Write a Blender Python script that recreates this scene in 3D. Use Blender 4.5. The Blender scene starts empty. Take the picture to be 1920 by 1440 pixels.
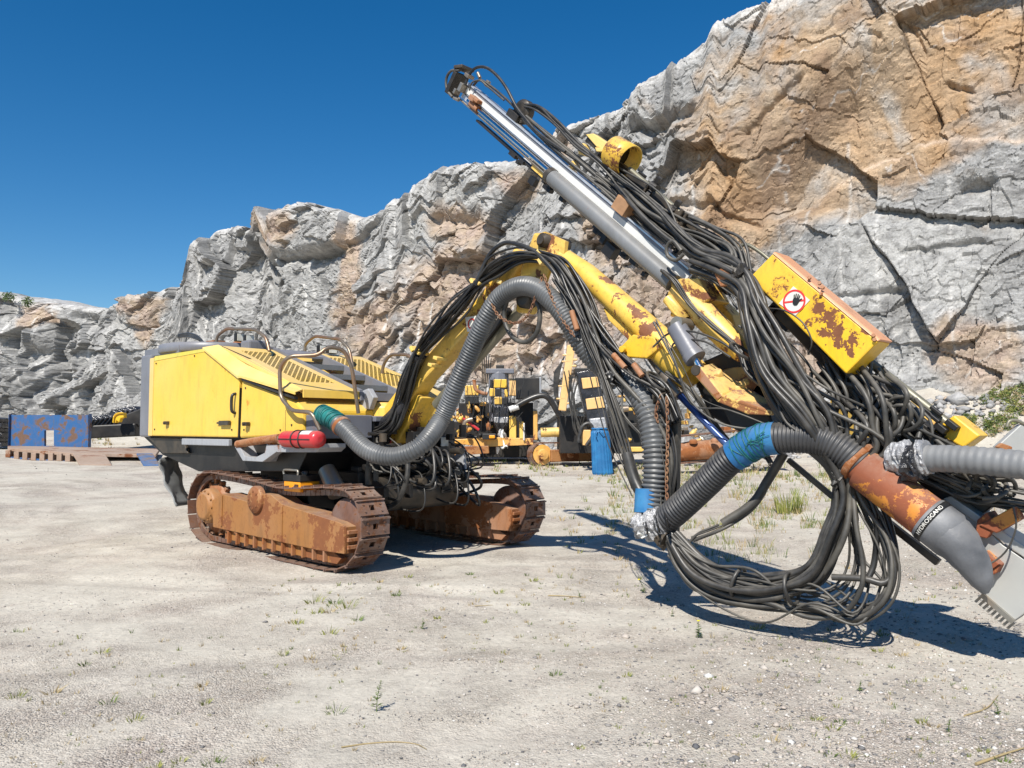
import bpy, bmesh, math, random
import numpy as np
from math import radians, sin, cos, pi
from mathutils import Vector
sc = bpy.context.scene
# ------------------------------------------------------------------ camera
FPX = 1490.0
PITCH = math.atan(80 / FPX)
CAM = np.array([0, 0, 1.6])
cam_data = bpy.data.cameras.new('camera'); cam = bpy.data.objects.new('camera', cam_data)
sc.collection.objects.link(cam); sc.camera = cam
cam_data.sensor_width = 36; cam_data.lens = 36 * FPX / 1920
cam.location = CAM; cam.rotation_euler = (radians(90) + PITCH, 0, 0)
cam_data.clip_start = 0.05; cam_data.clip_end = 2000
# ------------------------------------------------------------------ light
SUN_EL = 47.0; SUN_ROT = 199.3
w = bpy.data.worlds.new("World"); sc.world = w; w.use_nodes = True
nt = w.node_tree; nt.nodes.clear()
out = nt.nodes.new('ShaderNodeOutputWorld'); bg = nt.nodes.new('ShaderNodeBackground'); sky = nt.nodes.new('ShaderNodeTexSky')
sky.sky_type = 'NISHITA'; sky.sun_disc = False
sky.sun_elevation = radians(SUN_EL); sky.sun_rotation = radians(SUN_ROT)
sky.altitude = 0; sky.air_density = 1.0; sky.dust_density = 0.0; sky.ozone_density = 4.0
bg.inputs['Strength'].default_value = 0.080
hs = nt.nodes.new('ShaderNodeHueSaturation'); hs.inputs['Saturation'].default_value = 1.36
nt.links.new(sky.outputs[0], hs.inputs['Color']); nt.links.new(hs.outputs[0], bg.inputs[0]); nt.links.new(bg.outputs[0], out.inputs[0])
sl = bpy.data.lights.new('sun', 'SUN'); sl.energy = 5.0; sl.angle = radians(0.53); sl.color = (1.0, 0.95, 0.87)
so = bpy.data.objects.new('sun', sl); sc.collection.objects.link(so)
_d = Vector((-sin(radians(SUN_ROT)) * cos(radians(SUN_EL)), -cos(radians(SUN_ROT)) * cos(radians(SUN_EL)), -sin(radians(SUN_EL))))
so.rotation_euler = _d.to_track_quat('-Z', 'Y').to_euler(); so.location = (-20, -30, 40)
sc.view_settings.view_transform = 'Standard'; sc.view_settings.look = 'None'
sc.view_settings.gamma = 1; sc.view_settings.use_curve_mapping = False; sc.view_settings.exposure = 0.46
rng = np.random.default_rng(7); random.seed(7)

# ------------------------------------------------------------------ placing helpers
def ray(px, py):
    x = (px - 960) / FPX; z = (720 - py) / FPX
    return np.array([x, cos(PITCH) - z * sin(PITCH), sin(PITCH) + z * cos(PITCH)])
fv = np.array([.736, -.677, 0]); fv /= np.linalg.norm(fv)      # forward of the drill rig
sv = np.array([fv[1], -fv[0], 0])                                # towards the near side of the rig
A0, B0 = 7.29, 6.26
UP = np.array([0, 0, 1.0])
def R(a, b, z): return fv * (a - A0) + sv * (b - B0) + UP * z
def onB(px, py, b):                                               # point of the rig's vertical plane b
    r = ray(px, py); t = (b - B0 - sv @ CAM) / (sv @ r); return CAM + t * r
def onA(px, py, a):
    r = ray(px, py); t = (a - A0 - fv @ CAM) / (fv @ r); return CAM + t * r
def onZ(px, py, z):
    r = ray(px, py); t = (z - 1.6) / r[2]; return CAM + t * r
def W(px, py, o=0.0):                                             # point of the vertical plane the boom and feed lie in
    r = ray(px, py); t = (8.6 - o) / (r[0] + r[1]); return CAM + t * r
def Y(px, py, d):
    r = ray(px, py); return CAM + r * (d / r[1])
fs = np.array([1, -1, 0]) / math.sqrt(2); ss = np.array([-1, -1, 0]) / math.sqrt(2)

# ------------------------------------------------------------------ mesh builder
class MB:
    def __init__(s): s.v = []; s.f = []; s.sm = []; s.n = 0; s.mk = []
    def sep(s): s.mk.append((len(s.v), len(s.f), s.n)); return s
    def build_each(s, name, mat, parent=None, bevel=0):
        v0 = f0 = n0 = 0
        for v1, f1, n1 in s.mk:
            q = MB(); q.v = s.v[v0:v1]; q.f = [[i - n0 for i in f] for f in s.f[f0:f1]]; q.sm = s.sm[f0:f1]; q.build(name, mat, parent, bevel); v0, f0, n0 = v1, f1, n1
    def add(s, V, F, smooth=False):
        V = np.asarray(V, float); s.v.append(V)
        for q in F: s.f.append([int(i) + s.n for i in q]); s.sm.append(smooth)
        s.n += len(V); return s
    def obox(s, c, ux, uy, uz):                                   # centre and three half vectors
        c, ux, uy, uz = map(np.asarray, (c, ux, uy, uz))
        V = [c + i * ux + j * uy + k * uz for i in (-1, 1) for j in (-1, 1) for k in (-1, 1)]
        return s.add(V, [(0, 1, 3, 2), (4, 6, 7, 5), (0, 4, 5, 1), (2, 3, 7, 6), (0, 2, 6, 4), (1, 5, 7, 3)])
    def rbox(s, a0, a1, b0, b1, z0, z1):
        return s.obox(R((a0 + a1) / 2, (b0 + b1) / 2, (z0 + z1) / 2), fv * (a1 - a0) / 2, sv * (b1 - b0) / 2, UP * (z1 - z0) / 2)
    def prism(s, poly, ext):
        P = np.array(poly, float); n = len(P); V = np.vstack([P, P + np.asarray(ext)])
        F = [tuple(range(n)), tuple(range(2 * n - 1, n - 1, -1))]
        for i in range(n): j = (i + 1) % n; F.append((i, i + n, j + n, j))
        return s.add(V, F)
    def beam(s, p0, p1, hu, hw, side=None, ou=0, ow=0):           # bar with half height hu, half depth hw
        side = ss if side is None else side
        p0 = np.asarray(p0, float); p1 = np.asarray(p1, float); t = p1 - p0; L = np.linalg.norm(t); t = t / L
        u = np.cross(side, t); u /= np.linalg.norm(u)
        if u[2] < 0: u = -u
        sd = np.cross(t, u)
        if sd @ side < 0: sd = -sd
        return s.obox((p0 + p1) / 2 + u * ou + sd * ow, t * L / 2, u * hu, sd * hw)
    def tube(s, pts, r, n=10, caps=True, smooth=True, radii=None, flat=1.0):
        P = np.asarray(pts, float); m = len(P)
        T = np.gradient(P, axis=0); T /= (np.linalg.norm(T, axis=1)[:, None] + 1e-9)
        ref = UP if abs(T[0][2]) < .9 else np.array([1., 0, 0])
        N = np.cross(T[0], ref); N /= np.linalg.norm(N); Ns = []
        for i in range(m):
            N = N - T[i] * (N @ T[i]); N /= np.linalg.norm(N) + 1e-9; Ns.append(N)
        Ns = np.array(Ns); Bn = np.cross(T, Ns)
        rr = np.full(m, r) if radii is None else np.asarray(radii, float)
        a = np.arange(n) * 2 * pi / n
        V = P[:, None] + rr[:, None, None] * (np.cos(a)[None, :, None] * Ns[:, None] + flat * np.sin(a)[None, :, None] * Bn[:, None])
        V = V.reshape(-1, 3); F = []
        for i in range(m - 1):
            for j in range(n):
                k = (j + 1) % n; F.append((i * n + j, i * n + k, i * n + n + k, i * n + n + j))
        s.add(V, F, smooth)
        if caps:
            s.add(V[:n], [tuple(range(n - 1, -1, -1))]); s.add(V[-n:], [tuple(range(n))])
        return s
    def cyl(s, p0, p1, r, n=20, r2=None, smooth=True):
        return s.tube([p0, np.asarray(p1, float)], r, n, True, smooth, radii=[r, r if r2 is None else r2])
    def lathe(s, c, ax, prof, n=24, smooth=True):                 # prof: (radius, position along ax)
        ax = np.asarray(ax, float); ax /= np.linalg.norm(ax); ref = UP if abs(ax[2]) < .9 else np.array([1., 0, 0])
        N = np.cross(ax, ref); N /= np.linalg.norm(N); Bn = np.cross(ax, N); a = np.arange(n) * 2 * pi / n
        V = np.vstack([np.asarray(c) + ax * h + r * (np.cos(a)[:, None] * N + np.sin(a)[:, None] * Bn) for r, h in prof]); F = []
        for i in range(len(prof) - 1):
            for j in range(n): k = (j + 1) % n; F.append((i * n + j, i * n + k, i * n + n + k, i * n + n + j))
        s.add(V, F, smooth); m = len(prof)
        s.add(V[:n], [tuple(range(n - 1, -1, -1))]); s.add(V[-n:], [tuple(range(n))])
        return s
    def build(s, name, mat, parent=None, bevel=0, label=None, sub=None):
        me = bpy.data.meshes.new(name)
        V = np.vstack(s.v)
        base = np.zeros(3)
        p = parent
        while p is not None: base = base + np.array(p.location); p = p.parent
        me.from_pydata((V - base).tolist(), [], s.f); me.update()
        me.polygons.foreach_set('use_smooth', s.sm)
        bm = bmesh.new(); bm.from_mesh(me); bmesh.ops.recalc_face_normals(bm, faces=bm.faces); bm.to_mesh(me); bm.free()
        o = bpy.data.objects.new(name, me); sc.collection.objects.link(o)
        if mat: me.materials.append(mat)
        if parent is not None: o.parent = parent
        if bevel:
            md = o.modifiers.new('bevel', 'BEVEL'); md.width = bevel; md.segments = 2; md.limit_method = 'ANGLE'; md.angle_limit = radians(40)
            md.harden_normals = False
        if label: o['label'] = label
        return o

def spline(P, step=0.03):
    P = np.asarray(P, float)
    if len(P) == 2:
        n = max(2, int(np.linalg.norm(P[1] - P[0]) / step)); return P[0] + (P[1] - P[0]) * np.linspace(0, 1, n)[:, None]
    Q = np.vstack([2 * P[0] - P[1], P, 2 * P[-1] - P[-2]]); O = []
    for i in range(1, len(Q) - 2):
        p0, p1, p2, p3 = Q[i - 1:i + 3]
        n = max(2, int(np.linalg.norm(p2 - p1) / step))
        t = (np.arange(n) / n)[:, None]
        O.append(.5 * (2 * p1 + (p2 - p0) * t + (2 * p0 - 5 * p1 + 4 * p2 - p3) * t ** 2 + (3 * p1 - p0 - 3 * p2 + p3) * t ** 3))
    O.append(P[-1][None]); return np.vstack(O)

def ribbed(pts, r, pitch=.03, amp=.12, n=22):                    # corrugated hose
    S = spline(pts, .02); L = np.concatenate([[0], np.cumsum(np.linalg.norm(np.diff(S, axis=0), axis=1))])
    m = int(L[-1] / (pitch / 4)); l = np.linspace(0, L[-1], m); Pn = np.stack([np.interp(l, L, S[:, k]) for k in range(3)], 1)
    ph = (l / pitch) % 1
    rad = r * (1 - amp * (np.where(ph < .55, 0, 1.)))
    mb = MB(); mb.tube(Pn, r, n, radii=rad, smooth=False); mb.sm = [True] * len(mb.sm); return mb

def root(name, loc, label, cat, group=None, rz=0):
    o = bpy.data.objects.new(name, None); sc.collection.objects.link(o); o.location = loc; o.rotation_euler.z = rz
    o.empty_display_size = .2; tag(o, label, cat, group); return o
def tag(o, label=None, cat=None, group=None, kind=None):
    if label: o['label'] = label
    if cat: o['category'] = cat
    if group: o['group'] = group
    if kind: o['kind'] = kind
    return o

# ------------------------------------------------------------------ value noise
def vnoise(x, y, seed=0):
    x = np.asarray(x, float); y = np.asarray(y, float)
    xi = np.floor(x).astype(np.int64); yi = np.floor(y).astype(np.int64); xf = x - xi; yf = y - yi
    def h(a, b):
        n = (a * 374761393 + b * 668265263 + seed * 1442695041) & 0xffffffff
        n = ((n ^ (n >> 13)) * 1274126177) & 0xffffffff; n = n ^ (n >> 16)
        return (n & 0xffffff) / float(0xffffff)
    u = xf * xf * (3 - 2 * xf); v = yf * yf * (3 - 2 * yf)
    return (h(xi, yi) * (1 - u) + h(xi + 1, yi) * u) * (1 - v) + (h(xi, yi + 1) * (1 - u) + h(xi + 1, yi + 1) * u) * v
def fbm(x, y, o=4, seed=0, g=.5):
    s = 0; a = 1; t = 0
    for i in range(o): s = s + a * vnoise(x * 2 ** i, y * 2 ** i, seed + i * 17); t += a; a *= g
    return s / t * 2 - 1
def hash2(a, b, k):
    n = (a * 73856093 ^ b * 19349663 ^ (k * 83492791 + 12345)) & 0xffffffff
    n = ((n ^ (n >> 15)) * 2246822519) & 0xffffffff; n = ((n ^ (n >> 13)) * 3266489917) & 0xffffffff; n = n ^ (n >> 16)
    return (n & 0xffffff) / float(0xffffff)
def facets(u, v, cu, cv, seed, tilt=1.0):                         # broken-rock planes: one tilted plane per cell
    x = u / cu; y = v / cv; xi = np.floor(x).astype(np.int64); yi = np.floor(y).astype(np.int64)
    best = np.full(x.shape, 1e9); sec = np.full(x.shape, 1e9); val = np.zeros(x.shape); idv = np.zeros(x.shape)
    for dx in (-1, 0, 1):
        for dy in (-1, 0, 1):
            a = xi + dx; b = yi + dy
            fx = a + hash2(a, b, seed); fy = b + hash2(a, b, seed + 1)
            d = (x - fx) ** 2 + (y - fy) ** 2
            c = hash2(a, b, seed + 2) - .5; gx = (hash2(a, b, seed + 3) - .5) * tilt; gy = (hash2(a, b, seed + 4) - .5) * tilt
            vv = c + gx * (x - fx) * 1.3 + gy * (y - fy) * 1.3
            m = d < best
            sec = np.where(m, best, np.minimum(sec, d)); val = np.where(m, vv, val); idv = np.where(m, hash2(a, b, seed + 5), idv); best = np.where(m, d, best)
    return val, idv, np.sqrt(sec) - np.sqrt(best)
def grid_mesh(name, P, mat, col=None, smooth=True):
    ny, nx = P.shape[:2]; me = bpy.data.meshes.new(name)
    me.vertices.add(nx * ny); me.vertices.foreach_set('co', P.reshape(-1).astype(np.float32))
    j, i = np.mgrid[0:ny - 1, 0:nx - 1]; q = (j * nx + i).ravel()
    Q = np.stack([q, q + 1, q + nx + 1, q + nx], 1).astype(np.int32); nf = len(Q)
    me.loops.add(nf * 4); me.loops.foreach_set('vertex_index', Q.ravel())
    me.polygons.add(nf); me.polygons.foreach_set('loop_start', np.arange(nf, dtype=np.int32) * 4)
    me.polygons.foreach_set('loop_total', np.full(nf, 4, np.int32))
    me.polygons.foreach_set('use_smooth', np.full(nf, smooth)); me.update(calc_edges=True); me.validate()
    if col is not None:
        at = me.color_attributes.new('rockcol', 'FLOAT_COLOR', 'POINT')
        c = np.ones((nx * ny, 4), np.float32); c[:, :3] = col.reshape(-1, 3); at.data.foreach_set('color', c.ravel())
    o = bpy.data.objects.new(name, me); sc.collection.objects.link(o); me.materials.append(mat); return o

# ------------------------------------------------------------------ materials
class NT:
    def __init__(s, name):
        s.m = bpy.data.materials.new(name); s.m.use_nodes = True; s.t = s.m.node_tree; s.t.nodes.clear()
        s.out = s.n('ShaderNodeOutputMaterial'); s.p = s.n('ShaderNodeBsdfPrincipled'); s.l(s.p.outputs[0], s.out.inputs[0])
        s.tc = s.n('ShaderNodeTexCoord'); s.co = s.tc.outputs['Object']
    def n(s, t, **k):
        x = s.t.nodes.new(t)
        for a, b in k.items(): setattr(x, a, b)
        return x
    def l(s, a, b): s.t.links.new(a, b)
    def set(s, node, key, v):
        if hasattr(v, 'is_linked') or isinstance(v, bpy.types.NodeSocket): s.l(v, node.inputs[key])
        else: node.inputs[key].default_value = v
    def noise(s, scale, det=4, rough=.55, dist=0, co=None):
        x = s.n('ShaderNodeTexNoise'); s.l(co or s.co, x.inputs['Vector']); x.inputs['Scale'].default_value = scale
        x.inputs['Detail'].default_value = det; x.inputs['Roughness'].default_value = rough; x.inputs['Distortion'].default_value = dist
        return x.outputs['Fac']
    def vor(s, scale, co=None, feat='F1', out='Distance', rand=1):
        x = s.n('ShaderNodeTexVoronoi', feature=feat); s.l(co or s.co, x.inputs['Vector']); x.inputs['Scale'].default_value = scale
        x.inputs['Randomness'].default_value = rand
        return x.outputs[out]
    def mapc(s, scale=(1, 1, 1), rot=(0, 0, 0), co=None):
        x = s.n('ShaderNodeMapping'); s.l(co or s.co, x.inputs[0]); x.inputs['Scale'].default_value = scale; x.inputs['Rotation'].default_value = rot
        return x.outputs[0]
    def ramp(s, fac, stops, interp='LINEAR'):
        x = s.n('ShaderNodeValToRGB'); x.color_ramp.interpolation = interp; e = x.color_ramp.elements
        while len(e) < len(stops): e.new(.5)
        for q, (p, c) in zip(e, stops):
            q.position = p; q.color = (c, c, c, 1) if isinstance(c, (int, float)) else (*c, 1)
        s.l(fac, x.inputs[0]); return x.outputs[0]
    def mix(s, fac, a, b, mode='MIX'):
        x = s.n('ShaderNodeMix', data_type='RGBA', blend_type=mode)
        for i, v in ((0, fac), (6, a), (7, b)):
            if isinstance(v, bpy.types.NodeSocket): s.l(v, x.inputs[i])
            else: x.inputs[i].default_value = v if i == 0 else (*v, 1)
        return x.outputs[2]
    def math(s, op, a, b=0.0, clamp=False):
        x = s.n('ShaderNodeMath', operation=op); x.use_clamp = clamp
        for i, v in ((0, a), (1, b)):
            if isinstance(v, bpy.types.NodeSocket): s.l(v, x.inputs[i])
            else: x.inputs[i].default_value = v
        return x.outputs[0]
    def bump(s, h, st=.3, dist=.01, prev=None):
        x = s.n('ShaderNodeBump'); s.l(h, x.inputs['Height']); x.inputs['Strength'].default_value = st; x.inputs['Distance'].default_value = dist
        if prev is not None: s.l(prev, x.inputs['Normal'])
        s.l(x.outputs[0], s.p.inputs['Normal']); return x.outputs[0]
    def fin(s, col, rough=.5, metal=0.0, spec=None):
        for k, v in (('Base Color', col), ('Roughness', rough), ('Metallic', metal)):
            if isinstance(v, bpy.types.NodeSocket): s.l(v, s.p.inputs[k])
            else: s.p.inputs[k].default_value = (*v, 1) if k == 'Base Color' else v
        if spec is not None: s.p.inputs['Specular IOR Level'].default_value = spec
        return s.m

def paint(name, base, rust=.1, scale=3.0, rough=.42, dirt=.25, rustcol=((.10, .032, .014), (.26, .10, .04)), spots=(), dirtcol=(.10, .085, .06), fade=.12, origin=None):
    """weathered paint: dirt film, fading, chips and rust patches (spots: world centre, radius)"""
    k = NT(name); big = k.noise(scale * .35, 3); med = k.noise(scale, 8, .62, .4); fine = k.noise(scale * 14, 4, .7)
    c = k.mix(k.math('MULTIPLY', k.ramp(big, [(.35, 0), (.7, 1)]), fade * 2, True), base, tuple(min(1, x * .55 + .42 * .8) for x in base))
    streak = k.noise(scale * 2.2, 5, .6, co=k.mapc((2.2, 2.2, .55)))
    d = k.math('MULTIPLY', k.ramp(streak, [(.5, 0), (.78, 1)]), dirt, True)
    d2 = k.math('MULTIPLY', k.ramp(fine, [(.55, 0), (.75, 1)]), dirt * .8, True)
    c = k.mix(k.math('MAXIMUM', d, d2), c, dirtcol)
    mask = k.math('ADD', med, k.math('MULTIPLY', k.math('SUBTRACT', fine, .5), .25))
    dn = k.noise(scale * 3.2, 6, .68, .3) if len(spots) else None
    lo = .76 - rust * .42
    m = k.ramp(mask, [(lo, 0), (lo + .025, 1)])
    for (cc, r) in spots:
        v = k.n('ShaderNodeVectorMath', operation='DISTANCE'); k.l(k.co, v.inputs[0]); v.inputs[1].default_value = tuple(np.asarray(cc) - (origin if origin is not None else 0))
        dd = k.math('ADD', k.math('DIVIDE', v.outputs['Value'], r), k.math('MULTIPLY', k.math('SUBTRACT', k.math('ADD', dn, k.math('MULTIPLY', fine, .35)), .68), 5.5))
        m = k.math('MAXIMUM', m, k.ramp(dd, [(.85, 1), (.93, 0)]))
    rc = k.mix(k.noise(scale * 5, 5, .7), rustcol[0], rustcol[1])
    halo = k.ramp(mask, [(max(.01, lo - .075), 0), (lo + .01, 1)])
    c = k.mix(k.math('MULTIPLY', halo, .38), c, tuple(.45 * a + .55 * b for a, b in zip(base, rustcol[1])))
    c = k.mix(m, c, rc)
    gm = k.n('ShaderNodeNewGeometry'); sx_ = k.n('ShaderNodeSeparateXYZ'); k.l(gm.outputs['Normal'], sx_.inputs[0])
    c = k.mix(k.math('MULTIPLY', k.math('MULTIPLY', k.ramp(sx_.outputs[2], [(.3, 0), (.95, 1)]), k.ramp(k.noise(scale * 3, 5, .7), [(.3, .15), (.7, 1)])), .34), c, (.42, .37, .30))
    rg = k.math('ADD', k.math('MULTIPLY', m, .4), k.math('ADD', k.math('MULTIPLY', fine, .18), rough - .09), True)
    bb_ = k.bump(k.noise(1.6, 3, .5), .35, .03)
    k.bump(k.math('ADD', k.math('MULTIPLY', fine, .5), k.math('MULTIPLY', m, -.3)), .25, .004, bb_)
    return k.fin(c, rg)
def plain(name, base, rough=.6, var=.35, scale=12, metal=0, bump=.2, other=None, dist=.004, stretch=None, dust=0):
    k = NT(name); co = k.mapc(stretch) if stretch else None
    n1 = k.noise(scale, 6, .6, co=co); n2 = k.noise(scale * .2, 3)
    o = other or tuple(x * (1 + 2.2 * var) + .03 * var for x in base)
    c = k.mix(k.ramp(n1, [(.35, 0), (.7, 1)]), tuple(x * (1 - var * .6) for x in base), base)
    c = k.mix(k.math('MULTIPLY', k.ramp(n2, [(.42, 0), (.68, 1)]), .75), c, o)
    if dust:
        gm = k.n('ShaderNodeNewGeometry'); sx_ = k.n('ShaderNodeSeparateXYZ'); k.l(gm.outputs['Normal'], sx_.inputs[0])
        c = k.mix(k.math('MULTIPLY', k.math('MULTIPLY', k.ramp(sx_.outputs[2], [(.0, 0), (.9, 1)]), k.ramp(k.noise(9, 5, .7), [(.35, .1), (.65, 1)])), dust), c, (.30, .275, .235))
    k.bump(n1, bump, dist)
    return k.fin(c, k.math('ADD', k.math('MULTIPLY', n1, .2), rough - .1), metal)
ORG = R(-1.6, -.35, 0)                                              # base of the drill rig
YB = (.75, .475, .045)
M = {}
M['yellow'] = paint('yellow_paint', YB, .16, 2.2, dirt=.24, fade=.10, origin=ORG, spots=[(onB(425, 682, 1.05), .09)], rustcol=((.42, .17, .03), (.62, .30, .04)))
M['yellow_hood'] = paint('yellow_hood_paint', (.77, .50, .08), .10, 2.0, dirt=.10, fade=.25)
M['yellow_arm'] = paint('yellow_arm_paint', (.76, .46, .03), .46, 2.6, dirt=.42, fade=.2, origin=ORG,
    spots=[(W(1158, 548, .2), .07), (W(1195, 590, .2), .09), (W(1215, 618, .2), .09), (W(1180, 572, .2), .05), (W(1315, 655, .2), .05), (W(880, 590, .3), .1)])
M['yellow_rusty'] = paint('rusted_yellow_casting', (.66, .40, .07), .66, 3.2, dirt=.55, fade=.2, rough=.55, rustcol=((.17, .06, .025), (.33, .14, .05)))
M['yellow_box'] = paint('yellow_box_paint', (.80, .47, .012), .26, 4.4, dirt=.30, fade=.06, origin=ORG,
    spots=[(W(1556, 600, .3), .075), (W(1566, 622, .3), .06), (W(1578, 643, .3), .065), (W(1600, 634, .3), .05), (W(1535, 580, .3), .05), (W(1515, 606, .3), .035), (W(1544, 624, .3), .04), (W(1625, 615, .3), .04), (W(1595, 660, .3), .03)])
M['box_rim'] = paint('sunburnt_orange_rim', (.62, .27, .12), .3, 4, dirt=.2)
M['rust'] = paint('rusty_orange_steel', (.30, .125, .045), .62, 2.8, rough=.7, dirt=.45, rustcol=((.14, .045, .018), (.36, .13, .035)), dirtcol=(.05, .03, .02))
M['rust_track'] = paint('rusty_shoe_steel', (.13, .06, .035), .5, 9, rough=.45, dirt=.5, rustcol=((.06, .022, .012), (.22, .085, .03)), dirtcol=(.04, .025, .02))
M['rust_frame'] = paint('rusty_frame_paint', (.31, .135, .035), .62, 2.0, rough=.55, dirt=.6, rustcol=((.13, .042, .018), (.27, .10, .03)), dirtcol=(.07, .04, .02), fade=.05)
M['duct'] = paint('peeling_orange_duct', (.58, .22, .03), .80, 5.0, rough=.5, dirt=.15, rustcol=((.20, .055, .025), (.28, .085, .035)), fade=.0)
M['tubegrey'] = paint('dark_grey_cylinder_paint', (.13, .135, .14), .08, 4, dirt=.3, fade=.1)
M['grey'] = paint('slate_grey_paint', (.13, .135, .16), .12, 4, dirt=.25, fade=.1)
M['greylt'] = paint('pale_grey_paint', (.30, .31, .33), .25, 4, dirt=.35, fade=.1)
M['black'] = plain('black_oily_metal', (.011, .010, .010), .5, .5, 9, other=(.035, .03, .025))
M['darkm'] = plain('dark_greasy_steel', (.045, .04, .034), .45, .6, 14, metal=.3, other=(.13, .10, .07))
M['hose'] = plain('dusty_rubber_hose', (.024, .023, .022), .42, .5, 30, other=(.07, .065, .058), dust=.26)
M['hose2'] = plain('worn_grey_hose', (.045, .043, .039), .5, .5, 22, other=(.12, .11, .092), dust=.34)
M['hose3'] = plain('clean_black_hose', (.014, .014, .015), .36, .4, 20, other=(.04, .038, .035), dust=.25)
M['ribgrey'] = plain('grey_corrugated_hose_rubber', (.085, .09, .095), .42, .45, 7, other=(.17, .175, .18), dust=.25)
M['ribpale'] = plain('pale_grey_hose_rubber', (.17, .175, .18), .5, .4, 7, other=(.27, .275, .28), dust=.3)
M['ribblack'] = plain('black_corrugated_hose_rubber', (.026, .027, .031), .45, .4, 8, other=(.065, .065, .067), dust=.35)
M['alu'] = plain('scuffed_aluminium', (.62, .62, .62), .32, .12, 40, metal=.55, bump=.05, other=(.75, .75, .74))
M['chrome'] = plain('chrome_rod', (.62, .62, .63), .12, .1, 10, metal=1, bump=.0)
M['steel'] = plain('worn_steel', (.30, .285, .25), .4, .3, 12, metal=.6, other=(.30, .20, .12))
M['pipe'] = plain('scuffed_handrail_steel', (.26, .215, .165), .38, .4, 16, metal=.6, other=(.33, .17, .09))
M['rodgrey'] = plain('olive_grey_drill_steel', (.20, .19, .14), .45, .3, 14, metal=.35, other=(.26, .24, .18))
M['red'] = paint('extinguisher_red', (.48, .012, .018), .0, 4, rough=.3, dirt=.2, fade=.04)
M['orange'] = plain('orange_plastic', (.80, .30, .01), .4, .1, 10)
M['white'] = plain('white_plastic', (.60, .60, .58), .45, .12, 14, other=(.66, .66, .63))
M['foil'] = plain('silver_duct_tape', (.36, .36, .37), .35, .4, 30, metal=.25, bump=.8, dist=.02, other=(.58, .58, .58))
M['film'] = plain('black_plastic_wrap', (.02, .02, .022), .18, .3, 20, bump=.9, dist=.02, other=(.06, .06, .07))
M['teal'] = plain('teal_cord', (.008, .11, .11), .5, .3, 30, other=(.02, .20, .18))
M['blue'] = plain('blue_tape', (.015, .13, .33), .4, .3, 20, other=(.05, .22, .42), bump=.5, dist=.01, dust=.25)
M['bluebag'] = plain('blue_bag_cloth', (.010, .12, .30), .6, .2, 20, other=(.02, .18, .40))
M['cone'] = plain('dusty_rubber_boot', (.075, .08, .09), .55, .5, 9, other=(.25, .255, .265), bump=.6, dist=.012, dust=.3)
M['flap'] = plain('dusty_rubber_flap', (.15, .155, .155), .6, .4, 6, other=(.27, .275, .27))
M['endgrey'] = plain('galvanised_plate', (.42, .42, .40), .42, .12, 5, metal=.25, other=(.50, .50, .47), bump=.08)
M['redink'] = plain('red_sign_ink', (.62, .03, .03), .5, .08, 10, bump=0)
M['signw'] = plain('white_sign_plate', (.68, .66, .60), .45, .12, 14, bump=0)
M['ink'] = plain('black_sign_ink', (.012, .012, .012), .5, .08, 10, bump=0)
M['lens'] = plain('lamp_lens', (.55, .55, .50), .12, .2, 30, other=(.75, .75, .7))
M['wood'] = plain('weathered_wood', (.33, .18, .09), .7, .3, 14)
M['chainm'] = plain('rusty_chain_steel', (.22, .10, .05), .6, .4, 30, other=(.33, .19, .10))
M['cover'] = plain('blue_chrome', (.03, .06, .20), .3, .2, 10, metal=.3, bump=0, other=(.08, .13, .30))
# ================================================================== SETTING
def gheight(x, y):
    x = np.asarray(x, float); y = np.asarray(y, float)
    d = np.sqrt(x * x + y * y)
    h = .026 * np.clip(d - 9, 0, 200) * np.clip((d - 9) / 6, 0, 1)
    bank = np.clip((x * .62 + y * .78 - 24.6 - .8 * (vnoise(x * .3, y * .3, 5) - .5)) / 5.0, 0, 1.3) * np.clip((x - 8.6) / 5.5, 0, 1)
    h = h + 1.75 * bank ** 1.3 * (1 + .25 * fbm(x * .7, y * .7, 3, 9))
    mound = np.exp(-(((x + 17.5) / 4.2) ** 2 + ((y - 36) / 2.6) ** 2)) * .55
    for (c0_, sl_, ph_) in ((4.3, .10, 0.), (5.9, .10, 0.), (7.4, -.22, 1.), (9.0, -.22, 1.)):
        q_ = y - (c0_ + sl_ * x + .25 * np.sin(x * .35 + ph_)); h = h + (-.016 * np.exp(-(q_ / .16) ** 2) + .009 * np.exp(-((np.abs(q_) - .27) / .08) ** 2)) * (x < 1.5)
    return h + mound + .035 * fbm(x * .45, y * .45, 3, 3) * np.clip(d / 5, .3, 2.5) + .006 * fbm(x * 4, y * 4, 3, 4)
def warp(n, lo, hi, c, p=2.2):
    t = np.linspace(-1, 1, n); v = np.sign(t) * np.abs(t) ** p
    return c + np.where(v < 0, v * (c - lo), v * (hi - c))
gx = warp(520, -260, 260, .5, 2.6); gy = warp(520, -200, 320, 8, 2.6)
GX, GY = np.meshgrid(gx, gy); GP = np.stack([GX, GY, gheight(GX, GY)], -1)
k = NT('gravel_ground')
big = k.noise(.42, 5, .62, .6); med = k.noise(1.7, 6, .65, .3); fine = k.noise(55, 5, .7)
silt = k.ramp(k.math('ADD', k.math('MULTIPLY', big, .75), k.math('MULTIPLY', med, .25)), [(.42, 0), (.57, 1)])
cellc = k.vor(85, out='Color'); celld = k.vor(85); sep = k.n('ShaderNodeSeparateColor'); k.l(cellc, sep.inputs[0])
cell2 = k.vor(38, out='Color'); sep2 = k.n('ShaderNodeSeparateColor'); k.l(cell2, sep2.inputs[0])
stone = k.ramp(sep.outputs[0], [(0, (.15, .14, .135)), (.22, (.30, .265, .24)), (.55, (.52, .45, .39)), (.82, (.56, .52, .47)), (.97, (.72, .68, .62))])
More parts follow.
